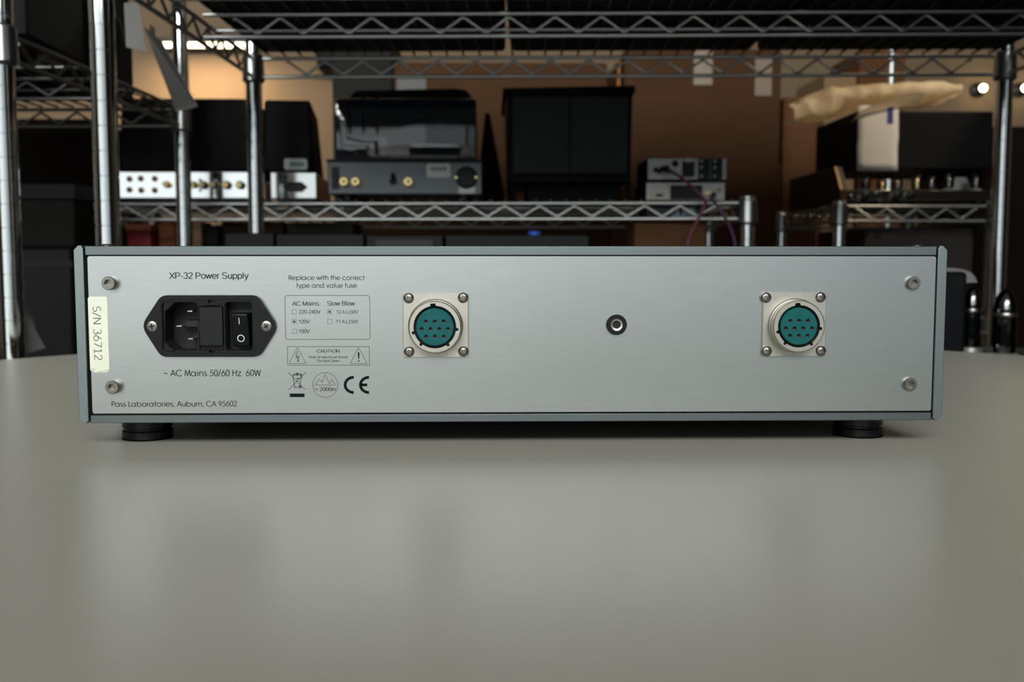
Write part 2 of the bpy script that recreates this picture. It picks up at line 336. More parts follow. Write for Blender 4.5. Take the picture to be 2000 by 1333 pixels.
GA = {   # a plain grotesque
 'a': ([[(.07,.53)]+arc(.27,.53,.19,.20,165,0,10)+[(.46,.10),(.52,.0)], [(.46,.44),(.22,.38)]+arc(.22,.20,.155,.185,95,285,10)+[(.38,.08),(.46,.2)]], .56),
 'c': ([arc(.28,.365,.22,.365,38,322,18)], .51), 'd': ([oa(.28), st(.50)], .59), 'e': ([arc(.28,.365,.225,.365,0,322,20), [(.06,.375),(.50,.375)]], .56),
 'f': ([[(.14,0),(.14,.84)]+arc(.25,.85,.11,.14,180,80,6), [(.01,.70),(.27,.70)]], .29), 'h': ([st(.08), ar(.08,.46)], .55), 'i': ([st(.09,0,.73), st(.09,.88,1.0)], .22),
 'k': ([st(.08), [(.45,.73),(.09,.30)], [(.20,.43),(.48,0)]], .50), 'l': ([st(.09)], .22), 'm': ([st(.08,0,.73), ar(.08,.41), ar(.41,.74)], .83), 'n': ([st(.08,0,.73), ar(.08,.46)], .55),
 'o': ([oa(.28)], .56), 'p': ([oa(.30), st(.08,-.28,.73)], .58), 'r': ([st(.08,0,.73), [(.08,.46)]+arc(.26,.48,.18,.24,180,80,7)], .34), 's': ([s_arc(.48,.73)], .49),
 't': ([[(.14,.95),(.14,.12)]+arc(.23,.11,.09,.11,180,280,5), [(.01,.70),(.27,.70)]], .29), 'u': ([[(.08,.73),(.08,.27)]+arc(.27,.27,.19,.27,180,360,10)+[(.46,.73)], st(.46,0,.4)], .55),
 'w': ([[(.02,.73),(.19,.02)], [(.19,.02),(.36,.70)], [(.36,.70),(.53,.02)], [(.53,.02),(.70,.73)]], .72), 'y': ([[(.02,.73),(.26,.0)], [(.48,.73),(.26,.03),(.20,-.17),(.12,-.25),(.04,-.25)]], .50),
 'A': ([[(.02,0),(.34,1)], [(.34,1),(.66,0)], [(.13,.33),(.55,.33)]], .67), 'B': ([st(.09), [(.09,.98),(.34,.98)]+arc(.34,.755,.20,.225,90,-90,10)+[(.09,.53)], [(.09,.53),(.36,.53)]+arc(.36,.275,.23,.255,90,-90,10)+[(.09,.02)]], .67),
 'C': ([arc(.41,.5,.35,.5,38,322,22)], .73), 'D': ([st(.09), [(.09,.98),(.32,.98)]+arc(.32,.5,.34,.48,90,-90,16)+[(.09,.02)]], .73), 'I': ([st(.12)], .26), 'L': ([st(.09), [(.09,.03),(.52,.03)]], .56),
 'M': ([st(.09), [(.09,1),(.41,.03)], [(.41,.03),(.73,1)], st(.73)], .83), 'N': ([st(.09), [(.09,1),(.61,0)], st(.61)], .72), 'O': ([arc(.42,.5,.36,.5,0,360,32)], .79),
 'P': ([st(.09), [(.09,.97),(.36,.97)]+arc(.36,.70,.22,.27,90,-90,12)+[(.09,.43)]], .66), 'R': ([st(.09), [(.09,.97),(.38,.97)]+arc(.38,.71,.21,.26,90,-90,12)+[(.09,.45)], [(.36,.45),(.64,0)]], .71),
 'S': ([s_arc(.64,1)], .67), 'T': ([st(.32), [(.02,.97),(.62,.97)]], .62), 'U': ([[(.09,1),(.09,.33)]+arc(.35,.33,.26,.33,180,360,14)+[(.61,1)]], .72), 'V': ([[(.02,1),(.33,0)], [(.33,0),(.64,1)]], .66),
 'X': ([[(.03,1),(.62,0)], [(.03,0),(.62,1)]], .65), '0': ([arc(.28,.5,.225,.5,0,360,28)], .56), '1': ([[(.10,.76),(.24,.84),(.33,.99)], st(.33)], .56),
 '2': ([arc(.28,.73,.21,.27,170,-30,12)+[(.06,.03)], [(.05,.03),(.52,.03)]], .56), '3': ([arc(.27,.76,.19,.24,165,-85,12), arc(.27,.27,.23,.27,85,-165,14)], .56),
 '4': ([st(.40), [(.40,.98),(.04,.27)], [(.04,.26),(.53,.26)]], .56), '5': ([[(.49,.97),(.17,.97),(.10,.50)]+arc(.27,.32,.23,.32,125,-160,16)], .56),
 '-': ([[(.03,.37),(.30,.37)]], .33), ':': ([st(.12,0,.13), st(.12,.58,.71)], .26), '=': ([[(.05,.58),(.52,.58)], [(.05,.32),(.52,.32)]], .58), ' ': ([], .26),
 'E': ([st(.09), [(.09,.97),(.58,.97)], [(.09,.52),(.54,.52)], [(.09,.03),(.60,.03)]], .65), 'J': ([[(.38,1),(.38,.26)]+arc(.22,.26,.16,.26,0,-180,8)], .48)}
def grot(s, wd=.110, gap=.02):
    V = []; F = []; x = 0
    for ch in s:
        g, adv = GA[ch]
        for pl in g:
            v, f = stroke(pl, wd); b = len(V)
            V += [(p[0]+x, p[1], len(F)*1.5e-6) for p in v]; F += [tuple(i+b for i in q) for q in f]
        x += adv+gap
    return V, F
bold = lambda s: grot(s, .22, .10)
GL['\1'] = GL['1f']

# ------------------------------------------------------------------ the power supply
bfont = grot
U = thing('power_supply_unit', 'long low silver brushed aluminium power supply unit standing on the round table', 'audio equipment', (0,0,0))
YP = .0012                                          # face of the brushed back panel
ZB, ZT, HW, DEP = .0130, .1010, .2159, .292
th = XZ(162,490,0)[0]+HW
def side(sg):
    c = .0022; n_ = .0005
    p = [(HW,ZB+c),(HW,ZT-c),(HW-c,ZT),(HW-th+n_*1.6,ZT),(HW-th+n_*1.6,ZT-.0008),(HW-th,ZT-.0012),(HW-th,ZB+.0012),(HW-th+n_*1.6,ZB+.0008),(HW-th+n_*1.6,ZB),(HW-c,ZB)]
    return MB().prism([(x*sg, z) for x, z in p], 0, DEP)
for sg in (-1, 1): side(sg).build('side_panel', M['alu_side'], U, bevel=.00025)
tx0 = XZ(165.6,490,.0006)[0]; tx1 = XZ(1829.6,490,.0006)[0]
zt0 = XZ(1000,481,.0006)[1]; zt1 = XZ(1000,499,.0006)[1]
zb0 = XZ(1000,808.8,.0006)[1]; zb1 = XZ(1000,824.2,.0006)[1]
MB().box(tx0, tx1, .0006, DEP, zt1, zt0).build('top_plate', M['alu_dark'], U, bevel=.0003)
MB().box(tx0, tx1, .0006, DEP, zb1, zb0).build('bottom_plate', M['alu_dark'], U, bevel=.0003)
MB().box(-HW+th-.0002, HW-th+.0002, .006, DEP-.004, zb0-.001, zt1+.001).build('inner_chassis', M['black_gap'], U)
MB().box(-HW, HW, DEP, DEP+.008, ZB, ZT).build('front_panel', M['alu_dark'], U, bevel=.0005)
px0 = XZ(170.6,505,YP)[0]; px1 = XZ(1828.2,505,YP)[0]
pz0 = XZ(1000,805.6,YP)[1]; pz1 = XZ(1000,500.8,YP)[1]
rc = .0011
def rrect(x0, x1, z0, z1, r, n=5):
    o = []
    for cx, cz, a in ((x1-r,z0+r,-90),(x1-r,z1-r,0),(x0+r,z1-r,90),(x0+r,z0+r,180)):
        o += arc(cx, cz, r, r, a, a+90, n)
    return o
BP = MB().prism(rrect(px0, px1, pz0, pz1, rc), YP, YP+.004).build('back_panel', M['alu'], U)
P = lambda px, py: XZ(px, py, YP)
SX = lambda px, py, d=0: XZ(px, py, YP-d)
# pockets in the back panel for the mains inlet and the jack
ix0, iz1 = P(316, 581.5); ix1, iz0 = P(497, 694.5)
cut(BP, MB().box(ix0, ix1, -.01, .02, iz0, iz1))
ch_ = U.children[[c.name for c in U.children].index('inner_chassis')]
cut(ch_, MB().box(ix0-.001, ix1+.001, -.01, .045, iz0-.001, iz1+.001))

def cap_screw(px, py, hr=.0034, hh=.0042):
    x, z = P(px, py); y0 = YP
    o = MB().lathe([(hr*.98,y0+.0015),(hr,y0-.0002),(hr,y0-hh+.0006),(hr*.90,y0-hh)], (x,0,z), 'y', 40).build('cap_screw', M['steel'], U)
    hexp = [(x+hr*.60*math.cos(R(60*k+12)), z+hr*.60*math.sin(R(60*k+12))) for k in range(6)]
    cut(o, MB().prism(hexp, y0-hh-.001, y0-hh+.0024))
for q in ((217.2,553.2), (224.3,755.3), (1781.4,553.2,.0034,.0027), (1774.9,750.5,.0034,.0027)): cap_screw(*q)
for px in (207, 1793):
    x, z = XZ(px, 481, .012)
    MB().lathe([(.0030,ZT-.0003),(.0030,ZT+.0006),(.0022,ZT+.0012)], (x,.014,-.0003), 'z', 24).build('top_screw', M['steel'], U)
# feet
for fx in (-.1940, .1860):
    for fy in (.034, .255):
        f = MB().lathe([(.0122,.0001),(.0128,.0008),(.0128,.0044),(.0118,.0050),(.0118,.0058),(.0127,.0063),(.0127,.0130)], (fx,fy,0), 'z', 48).build('foot', M['rubber'], U)
        MB().lathe([(.0129,.0000),(.0131,.0003),(.0127,.0006)], (fx,fy,0), 'z', 40).build('felt_pad', M['blackbox'], f)

# mains inlet
fl = .0024; yf = YP-fl
IX = lambda px, py: XZ(px, py, yf)
def rounded(poly, rad, n=6):
    o = []; m = len(poly); Q = [Vector(p) for p in poly]
    for i in range(m):
        a, b, c = Q[i-1], Q[i], Q[(i+1) % m]
        u = (a-b).normalized(); v = (c-b).normalized(); r = rad[i] if isinstance(rad, (list, tuple)) else rad
        p0 = b+u*r; p1 = b+v*r
        for k in range(n+1):
            t = k/n; o.append(tuple((1-t)*(1-t)*p0+2*t*(1-t)*b+t*t*p1))
    return o
hexo = [IX(314.5,577.2), IX(503.4,577.0), IX(542.5,638.5), IX(505.8,697.7), IX(315.0,697.9), IX(275.6,637.0)]
hexr = rounded(hexo, [.003,.003,.0045,.003,.003,.0045])
inl = MB().prism(hexr, yf, YP).build('mains_inlet', M['blk'], U)
def zz(px, py): return IX(270+px/7.143, 565+py/7.143)
def rect(x0, y0, x1, y1, r=.0012):
    a = zz(x0, y1); b = zz(x1, y0); return rrect(a[0], b[0], a[1], b[1], r, 4)
# recess step, socket well, switch well, drawer surround
cut(inl, MB().prism(rect(335,150,1610,905,.0008), yf-.001, yf+.0004),)
cut(inl, MB().prism(rect(345,180,825,876,.0018), yf-.001, yf+.01), MB().prism(rect(1216,178,1583,868,.0018), yf-.001, yf+.01),
    MB().prism(rect(852,238,1184,848,.0003), yf-.001, yf+.01), MB().prism(rect(972,152,1052,236,.0003), yf-.001, yf+.01), MB().prism(rect(985,850,1065,895,.0003), yf-.001, yf+.01))
b0 = zz(338,885); b1 = zz(1592,172)
hb = MB().box(b0[0], b1[0], yf+.0024, yf+.020, b0[1]-.0006, b1[1]+.0009).build('socket_body', M['blk_in'], inl)
sock = [zz(500,188), zz(815,188), zz(815,868), zz(500,868), zz(352,740), zz(352,330)]
cut(hb, MB().prism(rounded(sock, .0012, 3), yf-.003, yf+.016), MB().prism(rect(1222,184,1577,862,.0015), yf-.003, yf+.009))
MB().prism([zz(352,186),zz(500,188),zz(352,330)], yf+.0008, yf+.0026).prism([zz(352,740),zz(500,868),zz(352,870)], yf+.0008, yf+.0026).build('socket_corner', M['blk'], inl)
for (a, b, c, yy) in ((640,712,317,.0050), (510,586,522,.0022), (652,722,706,.0050)):
    p = zz(a, c+9); q = zz(b, c-9)
    MB().box(p[0], q[0], yf+yy, yf+.0165, p[1], q[1]).build('mains_pin', M['nickel'], inl, bevel=.0001)
p = zz(590,545); q = zz(780,450); MB().box(p[0], q[0], yf+.008, yf+.0165, p[1], q[1]).build('pin_shroud', M['blk_in'], inl, bevel=.0002)
# fuse drawer
p = zz(862,788); q = zz(1172,252)
M['blk2'] = mat('drawer_black', (.011,.0125,.0125), .45, noise=.15, nscale=(700,700,700), spec=.3)
fd = MB().box(p[0], q[0], yf-.0004, yf+.004, p[1], q[1]).build('fuse_drawer', M['blk2'], inl, bevel=.0002)
for (x0, y0, x1, y1, yy) in ((895,197,1122,226,-.0006), (872,830,1178,850,-.0002), (830,468,868,580,.0002)):
    p = zz(x0, y1); q = zz(x1, y0); MB().box(p[0], q[0], yf+yy, yf+.003, p[1], q[1]).build('drawer_latch', M['blk'], inl, bevel=.0001)
# rocker switch: top half stands out, lower half is pressed in
a = zz(1290,335); b = zz(1556,806)
xa, xb = a[0]+.0006, b[0]-.0002; zt_, zb_ = a[1], b[1]; zm = (zt_+zb_)/2
yt, ym, yb = yf-.0030, yf-.0004, yf+.0008
prof = [(yt+.0006,zt_),(yt,zt_-.0008),(yt+.0014,zt_-.35*(zt_-zb_)),(ym,zm),(yb,zb_+.0008),(yb+.0006,zb_),(yf+.007,zb_),(yf+.007,zt_)]
rk = MB().prism(prof, xa, xb, 'x').build('rocker_switch', M['blk_s'], inl, bevel=.0004)
xm = (xa+xb)/2
MB().add([(xm-.0003,yt+.0004,zt_-.0022),(xm+.0001,yt+.0004,zt_-.0022),(xm+.0001,yt+.00125,zt_-.0054),(xm-.0003,yt+.00125,zt_-.0054)],[(0,1,2,3)]).build('on_mark', M['white_mark'], inl).location = (0,-.0002,0)
v, f = stroke(arc(0,0,.0016,.0016,0,360,32), .00045)
zo = zb_+.0042; sl = (ym-yb)/(zm-zb_-.0008)
yz = lambda z: yb+(z-zb_-.0008)*sl
MB().add([(xm+q[0], yz(zo+q[1])-.00015, zo+q[1]) for q in v], f).build('off_mark', M['white_mark'], inl)
def phillips(px, py, r, y, name, parent, dome=.0009, rot=15):
    x, z = XZ(px, py, y)
    m = MB().lathe([(r,y+.0012),(r,y-dome*.1),(r*.98,y-dome*.35),(r*.8,y-dome*.75),(r*.45,y-dome*.97),(.00005,y-dome)], (x,0,z), 'y', 24).build(name, M['steel'], parent)
    c, s_ = math.cos(R(rot)), math.sin(R(rot)); w_, l = r*.13, r*.55
    pl = [(w_,w_),(l,w_*.8),(l,-w_*.8),(w_,-w_),(w_*.8,-l),(-w_*.8,-l),(-w_,-w_),(-l,-w_*.8),(-l,w_*.8),(-w_,w_),(-w_*.8,l),(w_*.8,l)]
    cut(m, MB().prism([(x+u*c-v_*s_, z+u*s_+v_*c) for u, v_ in pl], y-dome-.001, y-dome+.0011))
    return m
for px, py, rt in ((296.6,638,10), (520,637.6,35)): phillips(px, py, .0026, yf-.00002, 'inlet_screw', inl, .0004, rt)

# the two round connectors
def connector(cx, cy, x0, x1, y0, y1, rots):
    t = .0016; yq = YP-t
    a = P(x0, y1); b = P(x1, y0)
    fl_ = MB().prism(rrect(a[0], b[0], a[1], b[1], .0008, 3), yq, YP-.00002).build('round_connector', M['nickel'], U, bevel=.0002)
    X, Z = (a[0]+b[0])/2, (a[1]+b[1])/2-.0004
    r2 = .0122; yr = YP-.0094
    MB().lathe([(.01365,yq),(.0136,yq-.0012),(.0132,yq-.0017),(.0127,yq-.0019),(.01255,yq-.0042),(.0129,yq-.0045),(.0129,yr+.0006),(.0123,yr+.0001)], (X,0,Z), 'y', 64, False).build('connector_shell', M['nickel'], fl_)
    N = 240; notch = ((94,7),(-6,3.6),(-165,3.6),(-129,3.8),(-54,3.8)); rin = []
    for k in range(N):
        d = 360*k/N; r_ = .0104
        for n0, n1 in notch:
            if abs((d-n0+180) % 360-180) < n1: r_ = .01155
        rin.append(r_)
    V = []; F = []
    for k in range(N):
        c, s_ = math.cos(2*PI*k/N), math.sin(2*PI*k/N)
        V += [(X+.01235*c, yr, Z+.01235*s_), (X+rin[k]*c, yr, Z+rin[k]*s_), (X+rin[k]*c, yr+.006, Z+rin[k]*s_)]
    for k in range(N):
        j = (k+1) % N
        F += [(3*k,3*j,3*j+1,3*k+1), (3*k+1,3*j+1,3*j+2,3*k+2)]
    MB().add(V, F).build('keyed_rim', M['nickel'], fl_)
    MB().lathe([(.0118,yr+.0055),(.0118,yr+.0059)], (X,0,Z), 'y', 48).build('rim_floor', M['blk_in'], fl_)
    ins = MB().lathe([(.0092,yr+.0055),(.0092,yr+.0004),(.0089,yr+.0001)], (X,0,Z), 'y', 64).build('contact_insert', M['teal'], fl_)
    pz = .0043; hl = [(X+(i-(n-1)/2)*pz, Z-.0010+dz) for n, dz in ((3,.0037),(4,0),(3,-.0037)) for i in range(n)]
    c_ = MB()
    for hx, hz in hl: c_.lathe([(.00105,yr-.001),(.00105,yr+.003)], (hx,0,hz), 'y', 14)
    cut(ins, c_)
    for hx, hz in hl: MB().lathe([(.00103,yr+.0032),(.00103,yr+.0012),(.0006,yr+.0013),(.0005,yr+.0022)], (hx,0,hz), 'y', 12).build('contact_socket', M['hole'], fl_)
    for i, (u, v_) in enumerate(((798,582.5),(904.3,581.8),(799.2,687.3),(905,686.8))):
        phillips(cx+(u-851.6), cy+(v_-635), .00262, yq, 'flange_screw', fl_, .0014, rots[i])
    e = MB(); q0 = XZ(cx-19.5, cy+60.6, yq); q1 = XZ(cx+20, cy+53.6, yq)
    v, f = stroke(rrect(q0[0], q1[0], q0[1], q1[1], .0008, 4)+[rrect(q0[0], q1[0], q0[1], q1[1], .0008, 4)[0]], .00013)
    e.add([(k[0], yq-.00003, k[1]) for k in v], f)
    for i, ch in enumerate('JAE'):
        xa_ = X-.0031+i*.0026; place(e, ch, xa_-.0004 if ch == 'J' else xa_-.0005, xa_+.0005, q0[1]+.00035, q1[1]-.00035, yq-.00003)
    e.build('engraved_lettering', M['nickel_d'], fl_)
connector(851.6, 635, 788.2, 914.6, 572.4, 698.2, (20,10,15,50))
connector(1549.6, 634, 1486.6, 1612.5, 571.4, 696.4, (40,55,40,60))

# small round jack
X, Z = P(1203.6, 634.4)
j = MB().lathe([(.0050,YP),(.0051,YP-.0016),(.0047,YP-.0022),(.0032,YP-.0022),(.0031,YP-.0016)], (X,0,Z), 'y', 48, False).build('trigger_jack', M['blk'], U)
MB().lathe([(.0031,YP-.0014),(.0031,YP-.0021),(.0029,YP-.0023),(.0020,YP-.0020),(.0019,YP+.0006)], (X,0,Z), 'y', 40, False).build('jack_ring', M['nickel'], j)
MB().lathe([(.0030,YP-.0004),(.0030,YP-.0006)], (X,0,Z), 'y', 24).build('jack_bore', M['blk_in'], j)

# serial number label
q = [P(171.6,579.6), P(209.3,579.6), P(213.6,727), P(177.2,728.6)]
lx0 = P(172.2,600)[0]; lx1 = P(209.9,600)[0]; lz1 = P(190,579.6)[1]; lz0 = P(190,728)[1]
top = arc(lx1-.0012, lz1-.0012, .0012, .0012, 0, 90, 5)+arc(lx0+.0012, lz1-.0012, .0012, .0012, 90, 180, 5)
bot = [(lx0,lz0+.0016),(lx0+.0003,lz0+.0010),(lx0+.0011,lz0+.0004),(lx0+.0022,lz0),(lx0+.0045,lz0+.0001),(lx1-.0026,lz0),(lx1-.0014,lz0+.0002),(lx1-.0004,lz0+.0009),(lx1,lz0+.0014)]
sl_ = MB().prism(top+bot, YP-.00012, YP-.00001).build('serial_label', M['label'], U)
V, F = gothic('S/N 367\x012', .085)
a = min(v[0] for v in V); b = max(v[0] for v in V)
zt_ = P(190,599.2)[1]; ze_ = P(190,703.6)[1]; bx = P(183.2,650)[0]; cx_ = P(198.0,650)[0]
MB().add([(bx+v[1]*(cx_-bx), YP-.00016, zt_+(v[0]-a)/(b-a)*(ze_-zt_)) for v in V], F).build('serial_lettering', M['label_ink'], sl_)
wr = MB()
for pl in ([(0,.9),(.5,.4),(1.0,.8),(1.6,.3),(2.4,.9)], [(3.5,.2),(5,.1),(6.2,.5),(7,.2),(8,.9),(9.2,1.2)], [(.6,1.5),(1.4,1.2),(2.2,1.6)]):
    v, f = stroke([(lx0+u*.001, lz0+.0003+z*.001) for u, z in pl], .00016); wr.add([(k[0], YP-.00015, k[1]) for k in v], f)
wr.build('torn_edge', M['label_ink'], sl_)

# printed lettering on the back panel
YI = YP-.00006
def T_(mb, s, x0, x1, yb_, yc, f=bfont):
    a = P(x0, yb_); b = P(x1, yb_); c = P(x0, yc); place(mb, s, a[0], b[0], a[1], c[1], YI, f); return mb
def L_(mb, pts, wpx=.9, closed=False):
    pts = [P(*p) for p in pts]
    if closed: pts = pts+[pts[0]]
    v, f = stroke(pts, wpx*.000255); mb.add([(k[0], YI, k[1]) for k in v], f); return mb
def seg(mb, pts, wpx=.9, closed=False):
    m = list(pts)+([pts[0]] if closed else [])
    for i in range(len(m)-1): L_(mb, [m[i], m[i+1]], wpx)
    return mb
def poly(mb, pts):
    v = [P(*p) for p in pts]; mb.add([(k[0], YI, k[1]) for k in v], [tuple(range(len(v)))]); return mb
T_(MB(), 'XP-32 Power Supply', 330.6, 486, 544.6, 532.8).build('model_lettering', M['ink'], U)
m = T_(MB(), 'Replace with the correct', 563.9, 711.9, 547.0, 538.2, gothic); T_(m, 'type and value fuse', 579, 697.3, 562.2, 553.4, gothic)
m.build('fuse_note_lettering', M['ink'], U)
T_(MB(), '~ AC Mains 50/60 Hz. 60W', 319.9, 510, 735.2, 723.3, gothic).build('mains_lettering', M['ink'], U)
T_(MB(), 'Pass Laboratories, Auburn, CA 95602', 218.2, 462.7, 794.7, 784.7, gothic).build('maker_lettering', M['ink'], U)
m = MB()
c0 = P(557.8,663.4); c1 = P(721.9,577.6); rr = rrect(c0[0], c1[0], c0[1], c1[1], .0012, 6); v, f = stroke(rr+[rr[0]], .00020)
m.add([(k[0], YI, k[1]) for k in v], f)
for x0, x1, yb_, yc, s in ((570.7,625.2,597.4,589.2,'AC Mains:'), (639,693.3,597.1,588.6,'Slow Blow'), (583.7,625.9,612.9,605.9,'220-240V'), (583.7,605.3,632.2,625.3,'120V'),
                           (583.7,605.3,650.8,643.8,'100V'), (656.8,699.8,612.9,606.6,'T2 A L250V'), (656.4,699.6,631.8,625.4,'T1 A L250V')): T_(m, s, x0, x1, yb_, yc)
vt = m.build('voltage_table', M['ink'], U)
m = MB()
for x0, y0 in ((570.3,605.3),(570.6,624.2),(571.0,643.2),(639.2,605.3),(639.4,624.3)):
    seg(m, [(x0,y0),(x0+8.6,y0),(x0+8.6,y0+8.4),(x0,y0+8.4)], .55, True)
m.build('tick_boxes', M['ink_thin'], vt)
m = MB()
for x0, y0 in ((574.9,628.6),(643.6,609.4)): poly(m, [(x0+2.3*math.cos(k*.4488), y0+2.3*math.sin(k*.4488)) for k in range(14)])
m.build('tick_dots', M['ink_thin'], vt)
z2 = lambda x, y: (540+x/9.52, 660+y/9.52)
m = MB(); seg(m, [z2(205,165),z2(1727,165),z2(1730,512),z2(207,512)], .75, True)
seg(m, [z2(390,185),z2(553,480),z2(235,480)], .75, True); seg(m, [z2(1525,185),z2(1690,482),z2(1370,482)], .75, True)
T_(m, 'CAUTION', 540+750/9.52, 540+1172/9.52, 660+277/9.52, 660+220/9.52)
T_(m, 'Risk of electrical shock', 540+605/9.52, 540+1330/9.52, 660+383/9.52, 660+340/9.52)
T_(m, 'Do Not Open', 540+762/9.52, 540+1180/9.52, 660+452/9.52, 660+410/9.52)
poly(m, [z2(1510,275),z2(1544,275),z2(1535,402),z2(1520,402)]); poly(m, [z2(1514,424),z2(1543,424),z2(1543,446),z2(1514,446)])
seg(m, [z2(362,380),z2(372,262),z2(392,252),z2(398,275),z2(378,355),z2(408,345),z2(426,336),z2(412,440)], .7)
L_(m, [z2(362,385),z2(385,355),z2(408,348),z2(398,400),z2(402,450)], 1.2); poly(m, [z2(390,425),z2(414,430),z2(402,458)])
m.build('caution_panel', M['ink'], U)
m = MB(); L_(m, [z2(220,645),z2(530,965)], .9); L_(m, [z2(550,637),z2(228,970)], .9)
L_(m, [z2(308,705),z2(335,925)], 1); L_(m, [z2(458,705),z2(438,900)], 1); L_(m, [z2(335,920),z2(425,918)], .9); L_(m, [z2(300,697),z2(475,695)], 1.3)
L_(m, [z2(300,697),z2(330,672),z2(390,660),z2(450,672),z2(475,690)], .9); poly(m, [z2(365,755),z2(425,753),z2(415,770),z2(368,770)])
poly(m, [z2(300,690),z2(325,678),z2(325,700),z2(305,702)]); poly(m, [z2(445,678),z2(474,685),z2(470,702),z2(445,700)]); poly(m, [z2(360,668),z2(410,666),z2(410,684),z2(360,686)])
seg(m, [z2(455,715),z2(476,715),z2(476,745),z2(455,745)], .7, True); poly(m, [z2(330,915),z2(348,915),z2(345,938),z2(332,938)])
L_(m, [z2(440+24*math.cos(k*.5236), 912+24*math.sin(k*.5236)) for k in range(13)], 1.3); poly(m, [z2(440+11*math.cos(k*.7), 912+11*math.sin(k*.7)) for k in range(9)])
poly(m, [z2(247,1040),z2(522,1040),z2(522,1105),z2(247,1105)]); m.build('crossed_bin_symbol', M['ink'], U)
m = MB(); L_(m, [z2(908+231*math.cos(k*PI/32), 880+231*math.sin(k*PI/32)) for k in range(65)], .7)
seg(m, [z2(720,880),z2(793,770),z2(850,830),z2(905,680),z2(985,858),z2(1033,770),z2(1093,880)], .7, True)
T_(m, '= 2000m', 540+722/9.52, 540+1100/9.52, 660+992/9.52, 660+925/9.52); m.build('altitude_symbol', M['ink'], U)
m = MB()
for cx0, bar in ((1437,0), (1722,1)):
    ro = [z2(cx0-187*math.sin(t*PI/28), 879-168*math.cos(t*PI/28)) for t in range(29)]
    ri = [z2(cx0-134*math.sin(t*PI/28), 879-115*math.cos(t*PI/28)) for t in range(29)]
    vo = [P(*p) for p in ro]; vi = [P(*p) for p in ri]
    m.add([(k[0], YI, k[1]) for k in vo+vi], [(i, i+1, 29+i+1, 29+i) for i in range(28)])
    if bar: poly(m, [z2(1570,852),z2(1687,852),z2(1687,905),z2(1570,905)])
m.build('ce_mark', M['ink'], U)

# ------------------------------------------------------------------ wire shelving
def post_mesh(z0, z1):
    pr = [(.0115,z0)]; z = z0+.012; r = .0127
    while z < z1-.005:
        pr += [(r,z-.0009),(r-.0009,z-.0004),(r-.0009,z+.0004),(r,z+.0009)]; z += .0254
    pr += [(r,z1-.002),(.0105,z1)]
    return MB().lathe(pr, n=28)
def truss(p0, p1, ztop, hgt, period=.0595, r1=.0031, r2=.0022):
    p0 = Vector(p0); p1 = Vector(p1); m = MB(); L = (p1-p0).length; d = (p1-p0)/L
    a = p0+d*.014; b = p1-d*.014
    m.tube([(a.x,a.y,ztop),(b.x,b.y,ztop)], r1, 8).tube([(a.x,a.y,ztop-hgt),(b.x,b.y,ztop-hgt)], r1, 8)
    n = int((L-.05)/period); off = (L-n*period)/2; pts = []
    for i in range(n+1):
        for s_, hh in ((-.035,0),(.035,0),(.465,1),(.535,1)):
            if i == n and hh: continue
            q = p0+d*(off+(i+s_)*period); pts.append((q.x, q.y, ztop-.0055-hh*(hgt-.0105)))
    return m.tube(pts, r2, 7)
def shelving(name, label, loc, rz, Lx, Dy, zbot, ztop, shelves, midtruss=True, wm='wire'):
    """local origin at the front-left post; shelves = list of (deck z, truss height)"""
    t = thing(name, label, 'shelving unit', (loc[0], loc[1], FZ), rz)
    pm = post_mesh(.03, ztop-FZ)
    first = None
    for x, y in ((0,0),(Lx,0),(0,Dy),(Lx,Dy)):
        if first is None: o = first = pm.build('post', M['chrome'], t)
        else: o = first.copy(); COL.objects.link(o)
        o.location = (x, y, 0); o.parent = t
        MB().lathe([(.012,0),(.014,.004),(.014,.010),(.005,.013),(.005,.0295)], (0,0,0), n=12).build('levelling_foot', M['rubber'], o)
    for zs, hg in shelves:
        z = zs-FZ
        dk = MB()
        n = int(Lx/.0254); 
        for i in range(1, n):
            x = Lx*i/n; dk.tube([(x,.0,z+.0050),(x,Dy,z+.0050)], .0019, 5)
        d = dk.build('wire_deck', M['wire_dk'], t, ang=80)
        for yy in (Dy*.36, Dy*.66): MB().tube([(.0,yy,z),(Lx,yy,z)], .0029, 8).build('support_rod', M[wm], d, ang=62)
        for a, b in (((0,0,0),(Lx,0,0)), ((0,Dy,0),(Lx,Dy,0)), ((0,0,0),(0,Dy,0)), ((Lx,0,0),(Lx,Dy,0))) + ((((0,Dy/2,0),(Lx,Dy/2,0)),) if midtruss else ()):
            truss(a, b, z, hg).build('truss', M[wm], d, ang=62)
        for x, y in ((0,0),(Lx,0),(0,Dy),(Lx,Dy)):
            MB().lathe([(.0131,z-hg-.010),(.0175,z-hg-.006),(.0160,z+.004),(.0131,z+.007)], (x,y,0), n=20, capped=False).build('collar', M['collar'], d)
    return t
shelving('wire_shelving_unit', 'tall chrome wire shelving unit spanning the middle, added black cases on top', (-.409,.560), R(-2.4), 1.18, .565, FZ, 1.15, [(.4135,.0285),(-.100,.0285)])
shelving('wire_shelving_unit', 'tall chrome wire shelving unit at the far left edge, pale sheets hanging on its end', (-.542-1.178,.623+.0555), R(-2.7), 1.18, .553, FZ, 1.15, [(.342,.027),(-.100,.027)], True, 'wire_shaded')
shelving('low_wire_rack', 'low chrome wire rack carrying a row of amplifiers behind the tall shelving', (-.753,1.266), R(-3.2), 1.18, .41, FZ, .2046, [(.1925,.0265),(-.15,.0265)], False)
shelving('low_wire_rack', 'small low chrome wire rack under the valve amplifier at right', (.690,1.5055), R(-1.3), .308, .433, FZ, .2145, [(.204,.029),(-.02,.029)], False)

